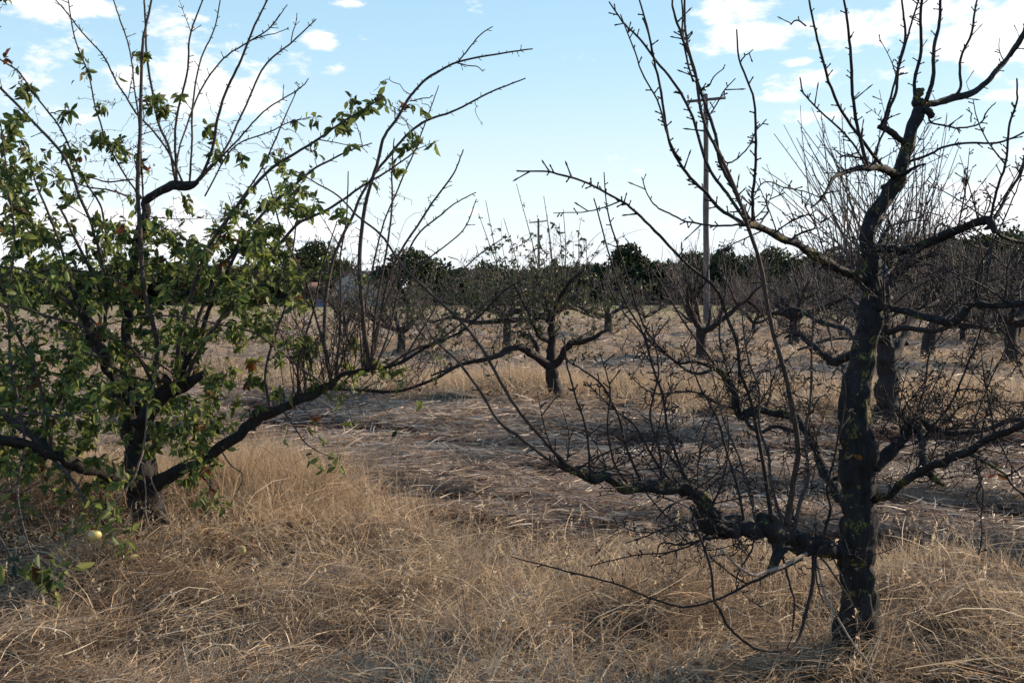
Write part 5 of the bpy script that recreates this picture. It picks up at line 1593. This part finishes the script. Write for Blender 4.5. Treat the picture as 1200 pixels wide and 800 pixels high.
def tree_trunk_mesh(seed):
    rng = np.random.default_rng(seed)
    mb = MB()
    p = catmull(np.array([[0, 0, -.05], [.01, 0, .12], [0, .01, .3], [.02, 0, .6]]), 4)
    tube(mb, p, np.linspace(.035, .014, len(p)), 8, .2, rng)
    for i in range(7):
        z = rng.uniform(.15, .5); a = rng.uniform(0, 6.28)
        q = catmull(np.array([[0, 0, z], [math.cos(a) * .12, math.sin(a) * .12, z + .1], [math.cos(a) * .28, math.sin(a) * .28, z + .22]]), 3)
        tube(mb, q, np.linspace(.014, .005, len(q)), 5, .2, rng)
    return mb


def treeline():
    variants = {}
    for k, (s, sh) in enumerate(((1, 'round'), (2, 'round'), (3, 'wide'), (4, 'wide'), (5, 'tall'), (6, 'cone'))):
        variants[k] = (crown_mesh(s, sh), tree_trunk_mesh(s + 20))
    meshes = {}
    # px, top y, width px, distance, variant, colour word, label
    T = [
        (-60, 318, 90, 120, 2, 'hedge', 'broad dark evergreen past the left edge, behind the leafy apple tree'),
        (10, 322, 80, 120, 3, 'hedge', 'broad dark tree at the far left end of the treeline'),
        (62, 316, 70, 125, 0, 'hedge', 'rounded dark tree left of the leafy apple trunk, in the treeline'),
        (120, 322, 80, 125, 2, 'hedge', 'wide dark tree directly behind the upper trunk of the leafy apple tree'),
        (180, 318, 70, 130, 1, 'hedge', 'dark round tree just right of the leafy apple trunk, in the treeline'),
        (235, 316, 80, 125, 3, 'hedge', 'wide dark evergreen seen through the leafy apple crown'),
        (290, 322, 70, 130, 0, 'hedge', 'low dark tree between the leafy apple crown and the red roofed shed'),
        (330, 318, 50, 115, 1, 'hedge_light', 'olive green bushy tree left of the red roofed shed'),
        (372, 292, 62, 140, 0, 'hedge_light', 'airy taller tree rising behind the red roofed shed'),
        (402, 322, 36, 112, 1, 'hedge_light', 'green bush squeezed between the shed and the white house'),
        (483, 302, 70, 112, 0, 'hedge', 'round very dark tree right of the white gabled house'),
        (512, 322, 50, 118, 3, 'hedge_light', 'lighter low bush right of the round dark tree'),
        (548, 316, 60, 125, 2, 'hedge', 'broad dark tree left behind the central apple tree'),
        (578, 310, 42, 122, 1, 'hedge', 'dark domed tree behind the left half of the central apple crown'),
        (612, 318, 60, 128, 3, 'hedge', 'wide dark tree behind the middle of the central apple crown'),
        (655, 316, 60, 125, 2, 'hedge', 'wide dark tree behind the right half of the central apple crown'),
        (688, 318, 44, 125, 0, 'hedge', 'low round evergreen at the right edge of the central apple crown'),
        (699, 306, 18, 127, 5, 'hedge', 'small pointed evergreen left of the tall dark conifer'),
        (715, 312, 32, 125, 1, 'hedge', 'round evergreen between the small pointed tree and the tall conifer'),
        (735, 292, 40, 125, 4, 'hedge', 'tall dark conifer standing highest in the middle of the treeline'),
        (756, 304, 36, 125, 1, 'hedge', 'round dark evergreen touching the right side of the tall conifer'),
        (782, 310, 44, 128, 3, 'hedge', 'low dark evergreen left of the utility pole'),
        (808, 304, 40, 125, 0, 'hedge', 'dark evergreen whose crown meets the utility pole on its left'),
        (838, 294, 46, 118, 1, 'hedge', 'bushy dark tree just right of the utility pole'),
        (868, 294, 50, 118, 2, 'hedge', 'broad dark tree two crowns right of the utility pole'),
        (905, 300, 55, 115, 0, 'hedge_light', 'yellowish green tree below the upper left limb of the nearest tree'),
        (948, 300, 60, 110, 3, 'hedge', 'wide dark tree left of the nearest bare trunk, in the treeline'),
        (990, 296, 55, 112, 1, 'hedge', 'dark domed tree touching the left side of the nearest bare trunk'),
        (1040, 290, 70, 105, 2, 'hedge', 'broad dark tree directly behind the nearest bare trunk'),
        (1090, 288, 65, 105, 0, 'hedge', 'round dark tree behind the upper right limb of the nearest tree'),
        (1135, 284, 65, 102, 3, 'hedge', 'wide dark tree right of the upper right limb of the nearest tree'),
        (1185, 272, 70, 98, 1, 'hedge', 'tall dark tree at the right end of the treeline'),
        (1245, 276, 80, 98, 2, 'hedge', 'broad dark tree past the right edge of the photograph'),
        (1320, 280, 80, 98, 0, 'hedge', 'round dark tree far past the right edge of the photograph'),
    ]
    rng = np.random.default_rng(5)
    for (px, ty, wpx, d, v, mat, lab) in T:
        X = (px - 600) / F * d
        z0 = float(height(X, d))
        top = P(px, ty, d)[2] + .3
        H = top - z0
        W = wpx / F * d
        root = empty('evergreen_tree' if v != 5 and v != 4 else 'conifer_tree', (X, d, z0))
        tag(root, lab, 'tree', 'trees of the distant treeline')
        key = (v, mat)
        if key not in meshes:
            cm = variants[v][0].build('crown', M[mat])
            tm = variants[v][1].build('trunk', M['bark_far'])
            meshes[key] = (cm.data, tm.data)
            bpy.data.objects.remove(cm); bpy.data.objects.remove(tm)
        wid = {0: .72, 1: .72, 2: .8, 3: .8, 4: .42, 5: .42}[v]
        rz = rng.uniform(0, 6.28) if v in (0, 1, 4, 5) else rng.uniform(-.3, .3) + (math.pi if rng.uniform() < .5 else 0)
        for nm, me in (('crown', meshes[key][0]), ('trunk', meshes[key][1])):
            c = bpy.data.objects.new(nm, me)
            col.objects.link(c)
            c.parent = root
            c.rotation_euler = (0, 0, rz)
            s = W / (wid * 1.35)
            c.scale = (s, s, H * .98)


M['hedge_light'] = blade_mat('olive_leaf', [(0, (.022, .032, .012)), (.6, (.05, .065, .022)), (1, (.11, .11, .04))], .3, .6, .25)
treeline()


def scrub():
    """low undergrowth that fills the foot of the treeline"""
    rng = np.random.default_rng(12)
    mb = MB()
    n = 120000
    X = rng.uniform(-85, 95, n); 
    Yc = 132 - np.clip(X, 0, 60) * .45
    Y = Yc + rng.normal(0, 2.0, n)
    hmax = 2.0 + 1.8 * smooth(22, 48, X) + 3.0 * fbm(X * .16, Y * .1, 88, 4)
    gap = (np.abs(X - (-16.4)) < 3.2)
    hmax = np.where(gap, .8, hmax)
    Z = height(X, Y) + rng.uniform(0, 1, n) ** .8 * hmax * 1.25
    pos = np.stack([X, Y, Z], -1)
    leaves(mb, pos, rand_unit(rng, n), rng.uniform(.3, .65, n), rng, np.clip(rng.normal(.4, .2, n), 0, 1), width=.4, droop=.1)
    o = mb.build('undergrowth', M['hedge'])
    tag(o, 'dark tangled undergrowth closing the foot of the distant treeline', 'bushes', kind='stuff')


scrub()

# ------------------------------------------------------------------ box helper
def box(mb, c, s, rz=0.0, bevel=0.0, tilt=0.0):
    x, y, z = [q / 2 for q in s]
    V = np.array([[sx * x, sy * y, sz * z] for sz in (-1, 1) for sy in (-1, 1) for sx in (-1, 1)], float)
    if tilt:
        ct, st = math.cos(tilt), math.sin(tilt)
        V = np.stack([V[:, 0] * ct - V[:, 2] * st, V[:, 1], V[:, 0] * st + V[:, 2] * ct], -1)
    ca, s_ = math.cos(rz), math.sin(rz)
    V = np.stack([V[:, 0] * ca - V[:, 1] * s_, V[:, 0] * s_ + V[:, 1] * ca, V[:, 2]], -1) + np.asarray(c)
    mb.add(V, [[0, 2, 3, 1], [4, 5, 7, 6], [0, 1, 5, 4], [2, 6, 7, 3], [0, 4, 6, 2], [1, 3, 7, 5]])


M['pole'] = bark_mat('weathered_pole_wood', (.06, .05, .05), (.16, .135, .125), None, .6, 6, .3)
M['ceramic'] = plain_mat('grey_ceramic', (.10, .10, .11), (.14, .14, .15), 5, .3)
M['steel'] = plain_mat('dull_steel', (.15, .15, .16), (.25, .25, .26), 8, .4)


def utility_pole(px, topy, d, label, arm=True, rz=.0):
    X = (px - 600) / F * d
    z0 = float(height(X, d))
    H = P(px, topy, d)[2] - z0
    root = empty('utility_pole', (X, d, z0))
    tag(root, label, 'utility pole')
    rng = np.random.default_rng(int(px))
    lean = (823 - px) * 0 + -.012
    mb = MB()
    zz = np.linspace(-.3, H, 16)
    path = np.stack([lean * (zz - H) * -1 * 0 + X + lean * zz, np.full(16, d), z0 + zz], -1)
    tube(mb, path, np.linspace(.165, .105, 16), 14, .06, rng)
    mb.build('pole', M['pole'], root)
    top = path[-1]
    if arm:
        mb = MB()
        ca, s_ = math.cos(rz), math.sin(rz)
        L = 1.8
        box(mb, top + np.array([-.13 * s_, -.15, -.28]), (L, .10, .12), rz, tilt=.10)
        am = mb.build('crossarm', M['pole'], root, smooth_shade=False)
        mb = MB()
        for s in (-1, 1):
            a = top + np.array([s * L * .26, -.15, -.30 + s * L * .26 * .1]); b = top + np.array([0, -.12, -.95])
            tube(mb, np.array([a, b]), .016, 6)
        mb.build('brace', M['steel'], root)
        for s in (-1, 1):
            c = top + np.array([s * L * .47, -.15, -.22 + s * L * .47 * .1])
            mb = MB()
            prof = [(0, .02), (.10, .02), (.10, .055), (.14, .06), (.15, .035), (.19, .055), (.22, .05), (.25, .02), (.27, .005)]
            tube(mb, np.array([c + [0, 0, q[0]] for q in prof]), [q[1] for q in prof], 10)
            mb.build('insulator', M['ceramic'], root)
        c = top + np.array([-.09, 0, 0])
        mb = MB()
        prof = [(-.02, .015), (.22, .015), (.22, .055), (.27, .06), (.28, .035), (.32, .055), (.35, .05), (.38, .02), (.40, .005)]
        tube(mb, np.array([c + [0, 0, q[0]] for q in prof]), [q[1] for q in prof], 10)
        mb.build('insulator', M['ceramic'], root)
    return root


utility_pole(828, 113, 47, 'tall weathered wooden utility pole with a crossarm, left of the nearest bare tree')
utility_pole(632, 257, 99, 'distant wooden utility pole rising behind the central apple tree')
utility_pole(799, 284, 150, 'farthest tiny utility pole just left of the tall pole, above the treeline', arm=False)

# ------------------------------------------------------------------ house and shed
M['plaster'] = plain_mat('white_plaster', (.30, .295, .30), (.38, .375, .375), 1.2, .8)
M['rooftile'] = plain_mat('brown_roof_tiles', (.10, .06, .045), (.19, .11, .08), 14, .85, .5)
M['glass'] = plain_mat('dark_window_glass', (.02, .022, .03), (.03, .035, .04), 3, .1)
M['frame'] = plain_mat('painted_frame', (.30, .29, .28), None, 3, .5)
M['brick'] = plain_mat('red_brick', (.11, .06, .05), (.17, .095, .075), 10, .85)
M['redroof'] = plain_mat('red_roof', (.12, .06, .045), (.18, .09, .065), 8, .8)
M['tarp'] = plain_mat('violet_tarp', (.07, .06, .12), (.11, .09, .17), 6, .5, .5)


def gable_house(name, label, px, d, w, l, hw, hr, rz, wall, roof, nwin=3, chimney=True):
    X = (px - 600) / F * d
    z0 = float(height(X, d)) - .1
    root = empty(name, (X, d, z0))
    tag(root, label, 'house' if 'house' in name else 'shed')
    root.rotation_euler = (0, 0, rz)

    def fin(mb, nm, mat, parent=None):
        o = mb.build(nm, M[mat], None, smooth_shade=False)
        o.parent = parent or root
        return o
    mb = MB()
    a, b = w / 2, l / 2
    V = [(-a, -b, 0), (a, -b, 0), (a, b, 0), (-a, b, 0), (-a, -b, hw), (a, -b, hw), (a, b, hw), (-a, b, hw), (0, -b, hw + hr), (0, b, hw + hr)]
    mb.add(V, [[0, 1, 5, 4], [1, 2, 6, 5], [2, 3, 7, 6], [3, 0, 4, 7]], [[4, 5, 8], [6, 7, 9]])
    fin(mb, 'wall', wall)
    mb = MB()
    th = .16
    sl = math.hypot(a, hr); ov = .35
    for s in (-1, 1):
        ex, ez = s * (a + ov * a / sl), hw - ov * hr / sl
        y0, y1 = -b - .3, b + .3
        up = np.array([s * hr / sl, 0, a / sl]) * th
        lo = np.array([s * hr / sl, 0, a / sl]) * .01
        q = [np.array([0, y0, hw + hr]), np.array([ex, y0, ez]), np.array([ex, y1, ez]), np.array([0, y1, hw + hr])]
        VV = [p + lo for p in q] + [p + up for p in q]
        if s < 0:
            VV = [v + [-.001, 0, 0] for v in VV]
        mb.add(VV, [[0, 1, 2, 3], [4, 7, 6, 5], [0, 4, 5, 1], [1, 5, 6, 2], [2, 6, 7, 3], [3, 7, 4, 0]])
    rf = fin(mb, 'roof', roof)
    if chimney:
        mb = MB(); box(mb, (a * .4, b * .3, hw + hr * .95), (.5, .5, 1.1)); fin(mb, 'chimney', 'brick', rf)
    for i in range(nwin):
        y = -b + l * (i + .5) / nwin
        mb = MB(); box(mb, (-a - .03, y, hw * .56), (.06, 1.0, 1.1)); f = fin(mb, 'window', 'frame')
        for q in (-1, 1):
            mb = MB(); box(mb, (-a - .065, y + q * .235, hw * .56), (.02, .42, .95)); fin(mb, 'pane', 'glass', f)
    mb = MB(); box(mb, (a * .35, -b - .03, 1.02), (.9, .06, 2.05)); dr = fin(mb, 'door', 'frame')
    mb = MB(); box(mb, (a * .35 + .35, -b - .075, 1.0), (.05, .03, .14)); fin(mb, 'handle', 'steel', dr)
    return root


gable_house('gabled_house', 'small white gabled house with a brown tiled roof, seen through the left tree', 432, 112, 4.2, 7.0, 2.7, 1.2, -.45, 'plaster', 'rooftile')
gable_house('brick_shed', 'low brick shed with a faded red roof, left of the white house', 368, 116, 3.6, 5.0, 1.7, .9, .9, 'brick', 'redroof', 2, False)


def tarp_heap():
    d = 108; X = (370 - 600) / F * d; z0 = float(height(X, d))
    mb = MB()
    nx, ny = 18, 10
    a = np.linspace(-1, 1, nx); b = np.linspace(-1, 1, ny)
    A, B_ = np.meshgrid(a, b)
    Z = (1 - np.abs(A) ** 3.5).clip(0) * (1 - np.abs(B_) ** 3.5).clip(0)
    Z = Z ** .6 * (.75 + .25 * fbm(A * 3, B_ * 3, 9, 2)) * .95
    V = np.stack([A * .95, B_ * .6, Z - .05], -1).reshape(-1, 3)
    i = (np.arange(ny - 1)[:, None] * nx + np.arange(nx - 1)[None])
    mb.add(V + [X, d, z0], np.stack([i, i + 1, i + nx + 1, i + nx], -1).reshape(-1, 4))
    o = mb.build('tarp_heap', M['tarp'], origin=(X, d, z0))
    tag(o, 'heap under a bluish violet tarp in front of the brick shed', 'tarp')


tarp_heap()

# ------------------------------------------------------------------ apples
def apple_mat():
    m, nt = new_mat('yellow_apple_skin')
    tcn = N(nt, 'ShaderNodeTexCoord')
    s = N(nt, 'ShaderNodeSeparateXYZ')
    nt.links.new(tcn.outputs['Object'], s.inputs[0])
    a = N(nt, 'ShaderNodeMath', operation='MULTIPLY_ADD')
    nt.links.new(s.outputs[0], a.inputs[0]); a.inputs[1].default_value = -14; 
    nt.links.new(noise_tex(nt, 40, 3, .5, tcn.outputs['Object']), a.inputs[2])
    c = ramp(nt, [(.3, (.46, .38, .12)), (.75, (.50, .30, .16))], a.outputs[0])
    b = N(nt, 'ShaderNodeBsdfPrincipled')
    b.inputs['Roughness'].default_value = .35
    nt.links.new(c, b.inputs['Base Color'])
    o = N(nt, 'ShaderNodeOutputMaterial'); nt.links.new(b.outputs[0], o.inputs[0])
    return m


M['apple'] = apple_mat()


def apple(loc, r, label, stem=True, tilt=(0, 0, 0)):
    root = empty('apple', loc)
    root.rotation_euler = tilt
    tag(root, label, 'apple')
    mb = MB()
    n, m = 18, 24
    V = []
    for i in range(n + 1):
        ph = math.pi * i / n
        rr = r * math.sin(ph) * (1 + .06 * math.cos(ph))
        z = r * .92 * math.cos(ph) - r * .34 * math.exp(-(ph / .38) ** 2) + r * .22 * math.exp(-((math.pi - ph) / .35) ** 2)
        for j in range(m):
            t = 2 * math.pi * j / m
            q = 1 + .025 * math.cos(5 * t) * (ph / math.pi)
            V.append((rr * q * math.cos(t), rr * q * math.sin(t), z))
    F4 = [[i * m + j, (i + 1) * m + j, (i + 1) * m + (j + 1) % m, i * m + (j + 1) % m] for i in range(n) for j in range(m)]
    mb.add(V, F4)
    o = mb.build('fruit', M['apple']); o.parent = root
    if stem:
        mb = MB(); tube(mb, np.array([[0, 0, r * .6], [.002, 0, r * .9], [.006, 0, r * 1.25]]), [.0018, .0016, .0022], 6)
        o = mb.build('stem', M['shoot']); o.parent = root


apple(tuple(P(111, 627, 4.98)), .033, 'pale yellow apple hanging low among leaves, left of the leafy tree trunk')
g, gd = ground_at(283, 666)
apple((g[0], g[1] + .0, g[2] + .105), .027, 'small yellow windfall apple lying in the dry grass right of the leafy tree', tilt=(1.1, .4, 0))
print('verts', sum(len(o.data.vertices) for o in bpy.data.objects if o.type == 'MESH'))
